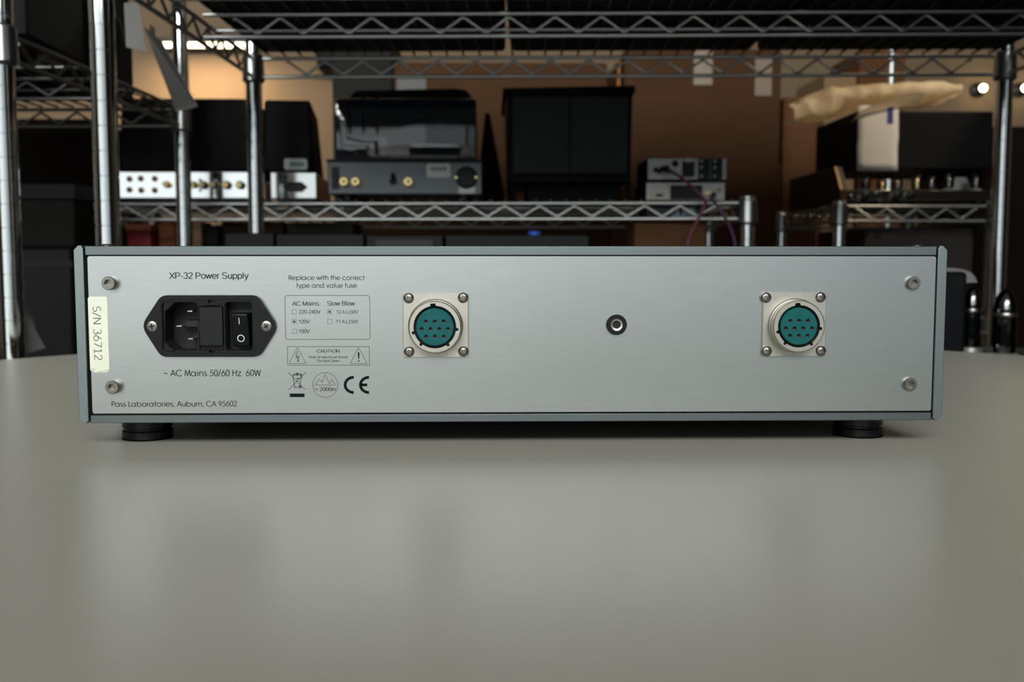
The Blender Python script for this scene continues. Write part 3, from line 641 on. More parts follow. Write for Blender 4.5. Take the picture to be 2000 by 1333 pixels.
# ------------------------------------------------------------------ helpers for the goods on the racks
def bx(px0, px1, py0, py1, Y, D, bottom=None):
    """a box whose front face shows between these pixels when it stands at depth Y; D is its depth"""
    x0 = at(px0, (py0+py1)/2, Y).x; x1 = at(px1, (py0+py1)/2, Y).x
    z1 = at((px0+px1)/2, py0, Y).z; z0 = at((px0+px1)/2, py1, Y).z if bottom is None else bottom
    return x0, x1, Y, Y+D, z0, z1
def base(name, label, cat, b, group=None):
    return thing(name, label, cat, ((b[0]+b[1])/2, (b[2]+b[3])/2, b[4]), 0, group)
def loc(t, mb):
    o = t.location; mb.V = [(v[0]-o.x, v[1]-o.y, v[2]-o.z) for v in mb.V]; return mb
def PT(name, mb, m, t, parent=None, **k):           # part given in world coordinates
    return loc(t, mb).build(name, m, parent or t, **k)
def solid(name, label, cat, b, m, bevel=.002, group=None):
    t = base(name, label, cat, b, group)
    PT('body', MB().box(*b), m, t, bevel=bevel); return t
def carton(label, b, m, cat='cardboard box', tape=True, group=None):
    t = base('cardboard_box', label, cat, b, group)
    x0, x1, y0, y1, z0, z1 = b; xm = (x0+x1)/2
    PT('body', MB().box(*b), m, t, bevel=.003)
    fl = MB().box(x0+.002, x1-.002, y0+.002, (y0+y1)/2-.002, z1-.001, z1+.004).box(x0+.002, x1-.002, (y0+y1)/2+.002, y1-.002, z1-.001, z1+.004)
    PT('top_flaps', fl, m, t)
    if tape: PT('tape_strip', MB().box(xm-.025, xm+.025, y0-.0008, y0, z1-.09, z1).box(xm-.025, xm+.025, y0-.0008, y1, z1+.004, z1+.0048), M['tape'], t)
    return t
def rca(t, px, py, Y, r, parent, name='gold_jack', l=.014, mt='gold', collar=None):
    x, z = XZ(px, py, Y)
    j = PT(name, MB().lathe([(r,Y),(r,Y-l*.35),(r*.72,Y-l*.4),(r*.72,Y-l),(r*.35,Y-l),(r*.3,Y-l*.5)], (x,0,z), 'y', 16, False), M[mt], t, parent)
    PT('jack_centre', MB().lathe([(r*.34,Y-l*.5),(r*.30,Y-l*.55)], (x,0,z), 'y', 10), M['blk_in'], t, parent)
    if collar: PT('terminal_collar', MB().lathe([(r*1.15,Y),(r*1.15,Y-l*.55),(r*.9,Y-l*.6)], (x,0,z), 'y', 16), M[collar], t, parent)
    return j
CZK = .1925+.0069                                   # top of the low rack's deck wires

# ---- black cases added to keep the view up through the tall shelf dark
AZ = .4135+.0069
def on_a(u, v, rz=R(-2.4)):
    return -.409+u*math.cos(rz)-v*math.sin(rz), .560+u*math.sin(rz)+v*math.cos(rz)
for lab, u0, u1 in (('added black case hiding the ceiling at the left end of the tall shelf overhead', .02, .40), ('added black case hiding the ceiling in the middle of the tall shelf overhead', .41, .78), ('added black case hiding the ceiling at the right end of the tall shelf overhead', .79, 1.165)):
    x, y = on_a((u0+u1)/2, .2825)
    t = thing('equipment_case', lab, 'case', (x, y, AZ), R(-2.4), 'added black cases on the tall shelf')
    hw = (u1-u0)/2
    MB().box(-hw, hw, -.272, .272, 0, .26).build('body', M['blackbox'], t, bevel=.006)
    MB().box(-hw+.03, hw-.03, -.276, -.272, .05, .21).build('front_plate', M['darkgrey'], t, bevel=.001)
    MB().tube([(-.05,-.276,.12),(-.05,-.30,.12),(.05,-.30,.12),(.05,-.276,.12)], .005, 8).build('handle', M['collar'], t)

# ---- goods on the left tall unit
BZ = .342+.0069
b = bx(5, 49, -160, 55, .67, .16, BZ); solid('slim_amplifier', 'upright slate grey case at the top left corner of the photo', 'amplifier', b, M['darkgrey'])
b = bx(66, 148, -120, 70, .86, .11, BZ); b = (b[0], b[1], b[2], b[3], BZ, b[4]+.32); carton('brown cardboard box behind the slate grey case on the left unit', b, M['card_dk'])
b = bx(150, 246, -120, 70, .99, .14, BZ); b = (b[0], -.575, b[2], b[3], BZ, BZ+.22)
t = base('loudspeaker', 'small black loudspeaker next to the box on the left unit', 'speaker', b)
PT('cabinet', MB().box(*b), M['blackbox'], t, bevel=.006)
PT('woofer', MB().lathe([(.05,b[2]),(.05,b[2]-.004),(.042,b[2]-.002),(.018,b[2]+.0),(.014,b[2]-.008)], ((b[0]+b[1])/2,0,BZ+.07), 'y', 28), M['rubber'], t)
b = (-1.30, -.645, .72, 1.14, BZ, BZ+.22); t = solid('equipment_case', 'wide black case added to the left unit top shelf, hiding the bright wall', 'case', b, M['blackbox'], .006)  # added to cover the lit wall behind the truss
PT('lid_band', MB().box(b[0]-.002, b[1]+.002, b[2]-.002, b[3]+.002, b[5]-.06, b[5]-.05), M['darkgrey'], t)
def hung_sheet(label, pts, thick=.0006):
    W_ = [at(px, py, Y) for px, py, Y in pts]
    c = W_[0]; t = thing('hanging_sheet', label, 'paper', tuple(c), 0, 'pale sheets hanging on the left unit')
    n = (W_[1]-W_[0]).cross(W_[-1]-W_[0]).normalized()*thick
    m = len(W_); V = [tuple(p-n-c) for p in W_]+[tuple(p+n-c) for p in W_]
    MB().add(V, [tuple(range(m))[::-1], tuple(range(m, 2*m))]+[(i, (i+1) % m, m+(i+1) % m, m+i) for i in range(m)]).build('sheet', M['greypaper'], t)
    W2 = [W_[0].lerp(W_[1], .35), W_[0].lerp(W_[1], .65)]
    MB().add([tuple(p-c+n*2) for p in (W2[0], W2[1], W2[1]+Vector((0,0,.012)), W2[0]+Vector((0,0,.012)))], [(0,1,2,3)]).build('tape_tab', M['tape'], t)
hung_sheet('short pale grey sheet hanging left of the tilted long sheet', [(243,6,.80),(269,4,.815),(285,102,.824),(247,92,.803)])
hung_sheet('long pale grey sheet hanging tilted in front of the second post', [(281,52,.90),(318,84,.96),(386,208,1.03),(345,219,1.00)])
hung_sheet('pale grey triangular card hanging low beside the far left post', [(37,588,.645),(88,680,.69),(41,694,.645)])

# ---- dark stack left of the low rack
b = bx(-60, 142, 484, 700, 1.045, .09, -.0931); t = solid('flight_case', 'large black flight case on the lower shelf of the left unit', 'case', b, M['blackbox'], .006)
PT('lid_band', MB().box(b[0]-.002, b[1]+.002, b[2]-.002, b[3]+.002, b[5]-.03, b[5]-.02), M['darkgrey'], t)
zb1_ = b[5]
b = bx(-60, 146, 364, 484, 1.05, .08, zb1_); t = solid('storage_box', 'matte charcoal storage box stacked on the black flight case', 'box', b, mat('charcoal_box', (.004,.0037,.0034), .7, spec=.1), .004)
PT('lid', MB().box(b[0]-.004, b[1]+.004, b[2]-.004, b[3]+.004, b[5]-.02, b[5]+.004), M['blackbox'], t, bevel=.002)
b = bx(-80, 181, 236, 400, 1.66, .36, FZ); carton('tall dark brown cardboard box behind the charcoal storage box', b, M['card_dk'], tape=False)

# ---- the low rack, left to right
Y = 1.275
b = bx(226, 496.5, 335, 391, Y, .26, CZK)
t = base('valve_amplifier', 'black caged amplifier with mirror rear panel and gold jacks on the low rack', 'amplifier', b)
ch = PT('chassis', MB().box(b[0], b[1], b[2], b[3], b[4]+.004, b[5]), M['mirror'], t, bevel=.0015)
PT('foot_strip', MB().box(b[0]+.01, b[1]-.01, b[2]+.01, b[3]-.01, b[4], b[4]+.004), M['rubber'], t)
c0 = at(232, 333, Y+.012); c1 = at(494, 191, Y+.012); zt_ = c1.z
PT('cage', MB().frustum([(c0.x,Y+.012,b[5]),(c1.x+.001,Y+.012,b[5]),(c1.x+.001,Y+.25,b[5]),(c0.x,Y+.25,b[5])], [(c0.x+.004,Y+.02,zt_),(c1.x-.003,Y+.02,zt_),(c1.x-.012,Y+.235,zt_),(c0.x+.012,Y+.235,zt_)]), M['blackbox'], t, bevel=.005)
for px, py in ((253,350),(275,349),(302.5,349.5),(253,371),(276,372),(302.5,372)): rca(t, px, py, Y, .0052, ch, 'balanced_jack', .004, 'brass_dk')
for px, py, cc in ((327,361,None),(379.5,361.5,None),(398,362,'blk'),(419,361.5,'blk'),(443.5,362,'red'),(470,362,'blk')): rca(t, px, py, Y, .0062, ch, 'binding_post', .016, 'gold', cc)
for px, py in ((391,352),(391,372)):
    x, z = XZ(px, py, Y); PT('panel_screw', MB().lathe([(.003,Y),(.0025,Y-.002)], (x,0,z), 'y', 12), M['steel'], t, ch)
b = bx(520, 609, 336.5, 391.5, Y, .26, CZK)
t = base('power_supply', 'black tapered supply with mirror panel and mains socket on the low rack', 'amplifier', b)
ch = PT('chassis', MB().box(b[0], b[1], b[2], b[3], b[4]+.004, b[5]), M['mirror'], t, bevel=.0015)
PT('foot_strip', MB().box(b[0]+.01, b[1]-.01, b[2]+.01, b[3]-.01, b[4], b[4]+.004), M['rubber'], t)
c0 = at(505, 333, Y+.012); c1 = at(597, 194, Y+.012); zt_ = c1.z; xr = at(604, 333, Y+.012).x; xrb = at(640, 332, Y+.25).x; xrt = at(626, 208, Y+.235).x
PT('cage', MB().frustum([(c0.x,Y+.012,b[5]),(xr,Y+.012,b[5]),(xrb,Y+.25,b[5]),(c0.x,Y+.25,b[5])], [(c0.x+.004,Y+.02,zt_),(c1.x,Y+.02,zt_),(xrt,Y+.235,zt_),(c0.x+.012,Y+.235,zt_)]), M['blackbox'], t, bevel=.005)
def pill(t, x0, x1, y0, y1, Y, m, name, parent, th=.0008, r=.004):
    a = XZ(x0, y1, Y); c = XZ(x1, y0, Y); return PT(name, MB().prism(rrect(a[0], c[0], a[1], c[1], min(r, (c[1]-a[1])*.45), 4), Y-th, Y), m, t, parent)
a = [XZ(543+u, 354.5+v, Y) for u, v in ((0,10),(12,1),(37,1),(49,11),(38,21),(11,20))]
sk = PT('mains_socket', MB().prism(a, Y-.002, Y), M['blk'], t, ch); a = [XZ(543+u, 354.5+v, Y) for u, v in ((14,4),(36,4),(39,8),(39,17),(11,17),(11,8))]
PT('socket_hole', MB().prism(a, Y-.0024, Y-.002), M['blk_in'], t, ch)
st = pill(t, 547.5, 591.5, 310, 332, Y+.0125, M['sticker'], 'sticker', None, .001)
v = MB()
for i in range(4):
    a = XZ(556+i*7, 323, Y); c = XZ(561+i*7, 316, Y); v.box(a[0], c[0], Y+.0105, Y+.0115, a[1], c[1])
PT('sticker_print', v, M['sticker_ink'], t, st)

t.rotation_euler.z = R(3.5)

# glossy covered amplifier
b = bx(640, 942, 316, 379, Y, .24); b = b[:4]+(at(790,380,Y).z, b[5])
t = base('valve_amplifier', 'grey amplifier chassis under a glossy black cover, gold jacks on its rear', 'amplifier', (b[0],b[1],b[2],b[3],CZK,b[5]))
ch = PT('chassis', MB().box(*b), M['greymetal'], t, bevel=.002)
PT('chassis_lip', MB().box(b[0]-.002, b[1]+.002, b[2]-.002, b[3], b[5]-.0005, b[5]+.004), M['blk'], t, bevel=.001)
for px in (675, 905):
    for yy in (.03, .21):
        x = at(px, 380, Y).x; PT('foot', MB().lathe([(.013,CZK),(.014,b[4]+.0004)], (x,Y+yy,0), 'z', 18), M['rubber'], t)
c0 = XZ(655, 311, Y+.004); c1 = XZ(930, 193, Y+.004); zt_ = c1[1]; zl = b[5]+.004
cv = PT('gloss_cover', MB().frustum([(c0[0],Y+.0057,zl),(c1[0],Y+.0057,zl),(c1[0],Y+.22,zl),(c0[0],Y+.22,zl)], [(c0[0],Y+.0010,zt_),(c1[0],Y+.0010,zt_),(c1[0],Y+.22,zt_),(c0[0],Y+.22,zt_)]), M['glossblk'], t, bevel=.003)
cut(cv, *[loc(t, MB().box(XZ(px-3, 0, Y)[0], XZ(px+3, 0, Y)[0], Y-.01, Y+.012, XZ(px, 261, Y)[1], zt_+.01)) for px in (680, 707, 734)])
PT('cover_lining', MB().box(c0[0]+.006, c1[0]-.006, Y+.0125, Y+.21, zl, zt_-.004), M['blk_in'], t)
tt = [XZ(px, py, Y+.1) for px, py in ((688,196),(700,184),(890,180),(912,183),(922,196))]
PT('top_pad', MB().prism(tt, Y+.06, Y+.2), M['blackbox'], t, bevel=.002)
for px in (673.5, 696, 798.5): rca(t, px, 356, Y, .0088, ch, 'gold_jack', .016)
x, z = XZ(768, 354, Y); PT('toggle_switch', MB().lathe([(.007,Y),(.006,Y-.004)], (x,0,z), 'y', 16).tube([(x,Y-.003,z),(x,Y-.012,z+.012)], .003, 8), M['blk'], t, ch)
st = pill(t, 833, 880, 320, 346.5, Y, M['sticker'], 'sticker', ch); v = MB()
for i in range(4):
    a = XZ(842+i*8, 334, Y); c = XZ(847+i*8, 326, Y); v.box(a[0], c[0], Y-.0012, Y-.0008, a[1], c[1])
PT('sticker_print', v, M['sticker_ink'], t, ch)
x, z = XZ(911, 347, Y)
PT('mains_connector', MB().lathe([(.0195,Y),(.0195,Y-.003),(.016,Y-.004),(.0155,Y-.0015)], (x,0,z), 'y', 32), M['blk'], t, ch)
for px in (891, 930):
    u, v_ = XZ(px, 347, Y); PT('panel_screw', MB().lathe([(.0028,Y),(.0022,Y-.0045)], (u,0,v_), 'y', 12), M['gold'], t, ch)
pill(t, 896, 929, 366, 378, Y, M['silver'], 'rating_plate', ch, .001, .001)
pill(t, 648, 663, 326, 370, Y, M['blk'], 'dark_plate', ch, .0008, .001)

# tapered dark stand behind it
xl0, z0_ = XZ(928, 396, 1.54); xr0, _ = XZ(990, 396, 1.54); xt, zt_ = XZ(951, 222, 1.56); z0_ = CZK
t = thing('fabric_cover', 'black pointed cover standing between the glossy amplifier and the black cabinet', 'cover', ((xl0+xr0)/2, 1.555, CZK))
PT('cover', MB().frustum([(xl0,1.53,z0_),(xr0,1.53,z0_),(xr0,1.59,z0_),(xl0,1.59,z0_)], [(xt-.004,1.55,zt_),(xt+.006,1.55,zt_),(xt+.006,1.57,zt_),(xt-.004,1.57,zt_)]), M['blackbox'], t, bevel=.003)

# black cabinet on legs
b = bx(995, 1232, 184, 352, 1.29, .26); x0, x1, y0, y1, z0, z1 = b
t = base('black_cabinet', 'big matt black two-panel cabinet on legs at the centre of the low rack', 'loudspeaker', (x0,x1,y0,y1,CZK,z1))
xt0, zt_ = XZ(989, 184, 1.29); xt1 = XZ(1236, 184, 1.29)[0]; xm = XZ(1113, 250, 1.29)[0]
PT('body', MB().frustum([(x0,y0,z0),(x1,y0,z0),(x1,y1,z0),(x0,y1,z0)], [(xt0,y0,z1),(xt1,y0,z1),(xt1,y1,z1),(xt0,y1,z1)]), M['blackbox'], t, bevel=.003)
for a, c in ((x0+.006, xm-.001), (xm+.001, x1-.006)): PT('panel', MB().box(a, c, y0-.003, y0+.001, z0+.012, z1-.004), mat('cabinet_panel', (.006,.0065,.007), .55), t, bevel=.0008)
tp0 = XZ(982, 173, 1.29); tp1 = XZ(1240, 168, 1.29)
PT('top_board', MB().prism([(tp0[0],tp0[1]),(tp1[0],tp1[1]),(tp1[0],tp1[1]-.012),(xt1,z1-.002),(xt0,z1-.002),(tp0[0],tp0[1]-.010)], y0-.006, y1+.004), M['blackbox'], t, bevel=.0015)
PT('bottom_rail', MB().box(x0-.001, x1+.001, y0-.006, y1, z0-.003, z0+.004), M['darkgrey'], t, bevel=.001)
for px in (1003, 1228):
    for yy in (y0+.012, y1-.012):
        x = XZ(px, 370, 1.29)[0]; PT('leg', MB().lathe([(.0035,CZK),(.006,z0)], (x,yy,0), 'z', 12), M['blackbox'], t)
a0 = XZ(1030, 360, 1.33)[0]; a1 = XZ(1213, 360, 1.33)[0]
PT('plinth', MB().box(a0, a1, 1.33, 1.50, CZK, z0-.004), M['blackbox'], t, bevel=.002)

# two small silver units
Y = 1.262
b = bx(1262, 1415, 356, 392, Y, .13, CZK); lz = b[5]
t = base('interface_unit', 'lower of two stacked small silver units, with a cream socket', 'electronics', b)
ch = PT('body', MB().box(*b), M['blackbox'], t, bevel=.0015)
pn = PT('rear_panel', MB().box(b[0], b[1], Y-.002, Y, b[4]+.001, b[5]-.001), M['silver'], t, bevel=.0005)
pill(t, 1309, 1372, 362, 390, Y-.002, M['blk'], 'dark_plate', pn, .001, .001)
sk = pill(t, 1270, 1306, 372.5, 390.5, Y-.002, M['ivory'], 'ivory_socket', pn, .003, .001); pill(t, 1281, 1295, 379, 384.5, Y-.005, M['blk_in'], 'socket_slot', pn, .0005, .001)
for px, py, mm in ((1382,378,'gold'),(1393,382,'blk'),(1404,370,'silver')): rca(t, px, py, Y-.002, .0045, pn, 'jack', .010, mm)
b2 = bx(1265, 1418, 309, 352, Y, .13, lz+.0035)
t = base('interface_unit', 'upper of two stacked small silver units, with black terminal blocks', 'electronics', b2)
for yy in (Y+.02, Y+.11):
    for xx in (b2[0]+.02, b2[1]-.02): PT('foot', MB().lathe([(.006,lz+.0002),(.006,b2[4]+.0005)], (xx,yy,0), 'z', 12), M['rubber'], t)
ch = PT('body', MB().box(*b2), M['blackbox'], t, bevel=.0015)
pn = PT('rear_panel', MB().box(b2[0], b2[1], Y-.002, Y, b2[4]+.001, b2[5]-.001), M['silver'], t, bevel=.0005)
pill(t, 1332, 1356, 315, 346, Y-.002, M['blk'], 'mains_socket', pn, .003, .001)
pill(t, 1363, 1386, 310, 354, Y-.002, M['blk'], 'terminal_block', pn, .006, .001); pill(t, 1388, 1410, 310, 354, Y-.002, M['blk'], 'terminal_block', pn, .006, .001)
for px in (1370, 1396):
    for py in (315, 327, 344): x, z = XZ(px, py, Y-.008); PT('terminal_screw', MB().lathe([(.0025,Y-.008),(.002,Y-.0095)], (x,0,z), 'y', 10), M['steel'], t, pn)
pill(t, 1338, 1353, 309.5, 317, Y-.0055, M['ivory'], 'socket_lip', pn, .001, .001)
for px, py in ((1281,332),(1287,335),(1302,328)): rca(t, px, py, Y-.002, .0045, pn, 'jack', .010, 'blk')
x, z = XZ(1318, 320, Y); PT('round_socket', MB().lathe([(.006,Y-.002),(.006,Y-.004),(.004,Y-.0045)], (x,0,z), 'y', 16), M['blk'], t, pn)
def smooth(pts, n=8):
    P_ = [Vector(p) for p in pts]; P_ = [2*P_[0]-P_[1]]+P_+[2*P_[-1]-P_[-2]]; o = []
    for i in range(1, len(P_)-2):
        a, b_, c, d = P_[i-1:i+3]
        for k in range(n):
            t_ = k/n; o.append(.5*((2*b_)+(c-a)*t_+(2*a-5*b_+4*c-d)*t_*t_+(3*b_-a-3*c+d)*t_**3))
    return o+[P_[-2]]
def cable(label, pts, m, r):
    W_ = [at(px, py, y) for px, py, y in pts]; c = W_[0]
    t = thing('cable', label, 'cable', tuple(c)); pp = smooth([p-c for p in W_])
    MB().tube(pp, r, 12).build('jacket', m, t, ang=62)
    d = (pp[1]-pp[0]).normalized(); MB().tube([pp[0]-d*.004, pp[0]+d*.016], r*1.7, 12).build('plug', M['blk'], t)
cable('magenta cable plugged into the upper silver unit and hanging over the rack edge', [(1296,330,1.248),(1318,339,1.215),(1343,357,1.19),(1365,378,1.175),(1377,391,1.17),(1374,405,1.165),(1366,425,1.165),(1352,450,1.168),(1343,480,1.17),(1336,540,1.17),(1330,700,1.17)], M['magenta'], .0027)
cable('purple cable looping from the lower silver unit down past the corner post', [(1394,380,1.248),(1391,386,1.222),(1389,388,1.19),(1392,392,1.155),(1408,412,1.142),(1426,445,1.142),(1436,480,1.142),(1440,560,1.142),(1438,700,1.142)], M['purple'], .0024)

# ---- under the low rack
LZ = -.15+.0069
b = bx(250, 297, 438, 700, 1.33, .08, LZ)
t = base('storage_bin', 'red storage bin under the left end of the low rack', 'bin', b); PT('body', MB().box(b[0], b[1], b[2], b[3], b[4], b[5]-.012), M['red'], t, bevel=.004); PT('lid', MB().box(b[0]-.002, b[1]+.002, b[2]-.002, b[3]+.002, b[5]-.012, b[5]), M['orange'], t, bevel=.002)
b = bx(312, 345, 437, 700, 1.36, .08, LZ); carton('narrow rust orange box beside the red storage bin', b, M['orange'], 'box', False)
b = bx(362, 396, 437, 700, 1.38, .08, LZ); carton('narrow tan box right of the rust orange box', b, M['tan'], 'box', False)
b = bx(400, 430, 440, 700, 1.40, .15, LZ); solid('equipment_case', 'small dark case right of the narrow tan box', 'case', b, M['darkgrey'], .003)

b = bx(434, 556, 433, 700, 1.42, .14, LZ); solid('storage_box', 'dark red brown box under the low rack right of the second post', 'box', b, mat('oxblood_box', (.030,.011,.008), .7, spec=.2), .003)
b = bx(562, 692, 434, 700, 1.42, .14, LZ); solid('storage_box', 'dark olive box under the low rack below the mirror panelled supply', 'box', b, mat('olive_box', (.022,.018,.010), .7, spec=.2), .003)
# ---- row of dark components on the tall unit's lower shelf
GZ = -.100+.0069
comps = ((441, 537, 455, 'leftmost of the dark grey components showing over the power supply', 0), (541, 712, 457, 'dark grey component second from left behind the power supply', 1),
         (716, 866, 459, 'dark grey component with a framed front behind the power supply', 2), (870, 1150, 459, 'widest dark grey component behind the power supply, blue tape on top', 3))
for px0, px1, py, lab, k in comps:
    b = bx(px0, px1, py, 700, .80, .24, GZ); t = base('hifi_component', lab, 'audio equipment', b, 'dark components on the lower shelf')
    PT('case', MB().box(b[0], b[1], b[2]+.006, b[3], b[4]+.008, b[5]), M['darkgrey'], t, bevel=.002)
    PT('front_panel', MB().box(b[0]+.0005, b[1]-.0005, b[2], b[2]+.0055, b[4]+.008, b[5]-.001), M['darkgrey'], t, bevel=.001)
    for xx in (b[0]+.03, b[1]-.03):
        for yy in (b[2]+.03, b[3]-.03): PT('foot', MB().lathe([(.012,b[4]),(.012,b[4]+.0085)], (xx,yy,0), 'z', 14), M['rubber'], t)
    if k == 2:
        PT('display_frame', MB().box(b[0]+.012, b[1]-.012, b[2]-.0015, b[2]+.001, b[5]-.07, b[5]-.006), M['blk'], t, bevel=.0005)
        PT('knob', MB().lathe([(.008,b[2]-.001),(.007,b[2]-.014)], (b[1]-.03,0,b[5]-.03), 'y', 20), M['blk'], t)
    else:
        PT('knob', MB().lathe([(.012,b[2]),(.011,b[2]-.014)], (b[1]-.04,0,b[5]-.06), 'y', 20), M['blk'], t)
    if k == 3: zc = b[5]
a = XZ(1031, 459, .86)[0]; c = XZ(1056, 459, .86)[0]
t = thing('tape_roll', 'small roll of blue tape on the widest dark component', 'tape', ((a+c)/2, .86, zc))
r_ = (c-a)/2; MB().lathe([(r_,0),(r_,.006),(r_*.6,.006),(r_*.6,0),(r_,0)], n=28, capped=False).build('roll', M['blue'], t)

# ---- cardboard boxes stacked behind the racks
def cbox(px0, px1, py0, z0, Y, D, lab, m, **k):
    x0 = at(px0, py0, Y).x; x1 = at(px1, py0, Y).x; z1 = at((px0+px1)/2, py0, Y).z-.004
    carton(lab, (x0, x1, Y, Y+D, z0, z1), m, **k); return z1+.0048
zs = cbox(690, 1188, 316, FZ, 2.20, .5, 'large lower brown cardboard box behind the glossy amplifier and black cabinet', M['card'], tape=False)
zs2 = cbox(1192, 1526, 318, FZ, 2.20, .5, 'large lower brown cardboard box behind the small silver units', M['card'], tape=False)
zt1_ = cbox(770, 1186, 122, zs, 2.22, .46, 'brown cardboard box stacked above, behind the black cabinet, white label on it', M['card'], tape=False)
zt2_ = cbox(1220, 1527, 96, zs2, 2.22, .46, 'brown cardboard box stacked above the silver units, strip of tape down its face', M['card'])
for o in list(COL.objects):
    if o.get('label', '').startswith('brown cardboard box stacked above, behind'): lb1 = o
    if o.get('label', '').startswith('brown cardboard box stacked above the silver'): lb2 = o
pill(lb1, 775, 832, 146, 185, 2.22, M['slip'], 'address_label', None, .001, .001)
pill(lb2, 1474, 1508, 112, 187, 2.22, M['tape'], 'packing_label', None, .001, .001)
zs3 = cbox(1531, 1600, 190, FZ, 2.32, .45, 'tall warm brown cardboard box left of the cream wrap, reaching the rack', M['card2'], tape=False)
xb_, _ = XZ(1210, 180, 2.32); zt_ = XZ(1210, 112, 2.32)[1]
t = thing('bottle_stand_in', 'added amber bottle in the gap between two stacked brown boxes', 'bottle_stand_in', (xb_, 2.32, zs2))  # made up in place of the orange-lit strip between the boxes
hb_ = zt_-zs2
MB().lathe([(.0085,0),(.0095,.004),(.0095,hb_*.78),(.006,hb_*.86),(.0045,hb_*.95)], n=20).build('glass_body', M['amber'], t)
MB().lathe([(.0052,hb_*.945),(.0052,hb_),(.004,hb_+.002)], n=16).build('cap', M['tan'], t)
# navy carton with printed letters on a brown carton behind the rack
b = bx(1238, 1377, 430, 700, 1.222, .115, LZ); zb_ = b[5]; carton('brown cardboard box below the navy carton, under the low rack', b[:5]+(b[5]-.0048,), M['card'], tape=False)
b = bx(1264, 1376, 399, 430, 1.225, .108, zb_); b = b[:5]+(min(b[5], .1920),); t = base('printed_carton', 'flat navy carton with pale printed letters under the low rack deck', 'box', b)
bd = PT('body', MB().box(*b), M['navy'], t, bevel=.002)
a = XZ(1311, 424, 1.2245); c = XZ(1359, 404, 1.2245)
PT('printed_lettering', place(MB(), 'ULINE', a[0], c[0], a[1], c[1], 1.2242, bold), M['navy_ink'], t)

# ---- valve amplifier at right on its small rack
DZ = .204+.0069; Y = 1.52
x0, x1 = XZ(1655, 386, Y)[0], XZ(1953, 386, Y)[0]; z0 = DZ; z1 = XZ(1800, 371, Y)[1]; yb = Y+.34
t = thing('valve_amplifier', 'valve amplifier with polished chassis and tall black cover under the cream wrap', 'amplifier', ((x0+x1)/2, (Y+yb)/2, DZ))
ch = PT('chassis', MB().box(x0+.006, x1, Y, yb, z0+.006, z1), M['mirror'], t, bevel=.0015)
for px, py, r_ in ((1687,384,.010),(1715,375,.0045),(1715,392,.0045),(1748,384,.009),(1776,382,.009)):
    x, z = XZ(px, py, Y); PT('control_knob', MB().lathe([(r_,Y),(r_*.95,Y-.008),(r_*.6,Y-.010)], (x,0,z), 'y', 20), M['blk'] if r_ > .005 else M['steel'], t, ch)
for xx in (x0+.03, x1-.03):
    for yy in (Y+.03, yb-.03): PT('foot', MB().lathe([(.012,DZ),(.012,DZ+.0065)], (xx,yy,0), 'z', 14), M['rubber'], t)
zs_ = XZ(1650, 326, Y+.03)[1]
for sx, nm in ((x0-.016, 'l'), (x1, 'r')):
    pr = [(Y-.002,z0+.001),(Y-.002,z1),(Y+.035,zs_),(yb,zs_),(yb,z0+.001)]
    sp = PT('wood_side', MB().prism(pr, sx, sx+.016, 'x'), M['wood'], t, bevel=.0008)
    PT('wood_edge', MB().prism([(Y-.0025,z1+.001),(Y+.0345,zs_+.0008),(Y+.0375,zs_+.0008),(Y+.001,z1+.001)], sx+.0005, sx+.0045, 'x'), M['lit_edge'], t, sp)
Yc = 1.60; cx0 = XZ(1672, 260, Yc)[0]; cx1 = XZ(1940, 260, Yc)[0]; cz0 = XZ(1800, 331, Yc)[1]; cz1 = XZ(1800, 217, Yc)[1]
cvr = PT('cover', MB().box(cx0, cx1, Yc, yb+.0, cz0, cz1), M['blackbox'], t, bevel=.004)
for xx in (cx0+.006, cx1-.006):
    for yy in (Yc+.006, yb-.006): PT('cover_leg', MB().box(xx-.004, xx+.004, yy-.004, yy+.004, z1, cz0+.001), M['blackbox'], t, cvr)
pill(t, 1610, 1625, 280, 306, Yc+.14, M['sticker'], 'spec_sticker', cvr) if False else None
for px, hgt, mm in ((1690,.030,'tubemetal'),(1722,.026,'gold'),(1752,.028,'steel'),(1790,.034,'gold'),(1818,.032,'tubemetal'),(1852,.040,'tubemetal'),(1905,.040,'tubemetal')):
    x = XZ(px, 372, Y+.045)[0]; zq = z1; rr_ = .011
    v = PT('valve', MB().lathe([(rr_*.75,zq+.004),(rr_,zq+.010),(rr_,zq+hgt-.008),(rr_*.7,zq+hgt-.002),(.001,zq+hgt)], (x,Y+.045,0), 'z', 18), M['glass'], t)
    PT('valve_base', MB().lathe([(rr_*1.2,zq-.0005),(rr_*1.2,zq+.004),(rr_*.8,zq+.005)], (x,Y+.045,0), 'z', 18), M['ivory'] if px > 1840 else M['blk'], t, v)
    PT('valve_core', MB().lathe([(rr_*.5,zq+.006),(rr_*.5,zq+hgt-.012),(rr_*.3,zq+hgt-.008)], (x,Y+.045,0), 'z', 12), M[mm], t, v)
for p0, p1 in ((1860,1900),(1916,1952)):
    a = XZ(p0, 371, Y+.09)[0]; c = XZ(p1, 371, Y+.09)[0]; zq = XZ(1880, 345, Y+.09)[1]; m_ = (c-a)*.22
    PT('transformer_shroud', MB().frustum([(a,Y+.09,z1-.0004),(c,Y+.09,z1-.0004),(c,Y+.14,z1-.0004),(a,Y+.14,z1-.0004)], [(a+m_,Y+.10,zq),(c-m_,Y+.10,zq),(c-m_,Y+.13,zq),(a+m_,Y+.13,zq)]), M['silver'], t, bevel=.002)
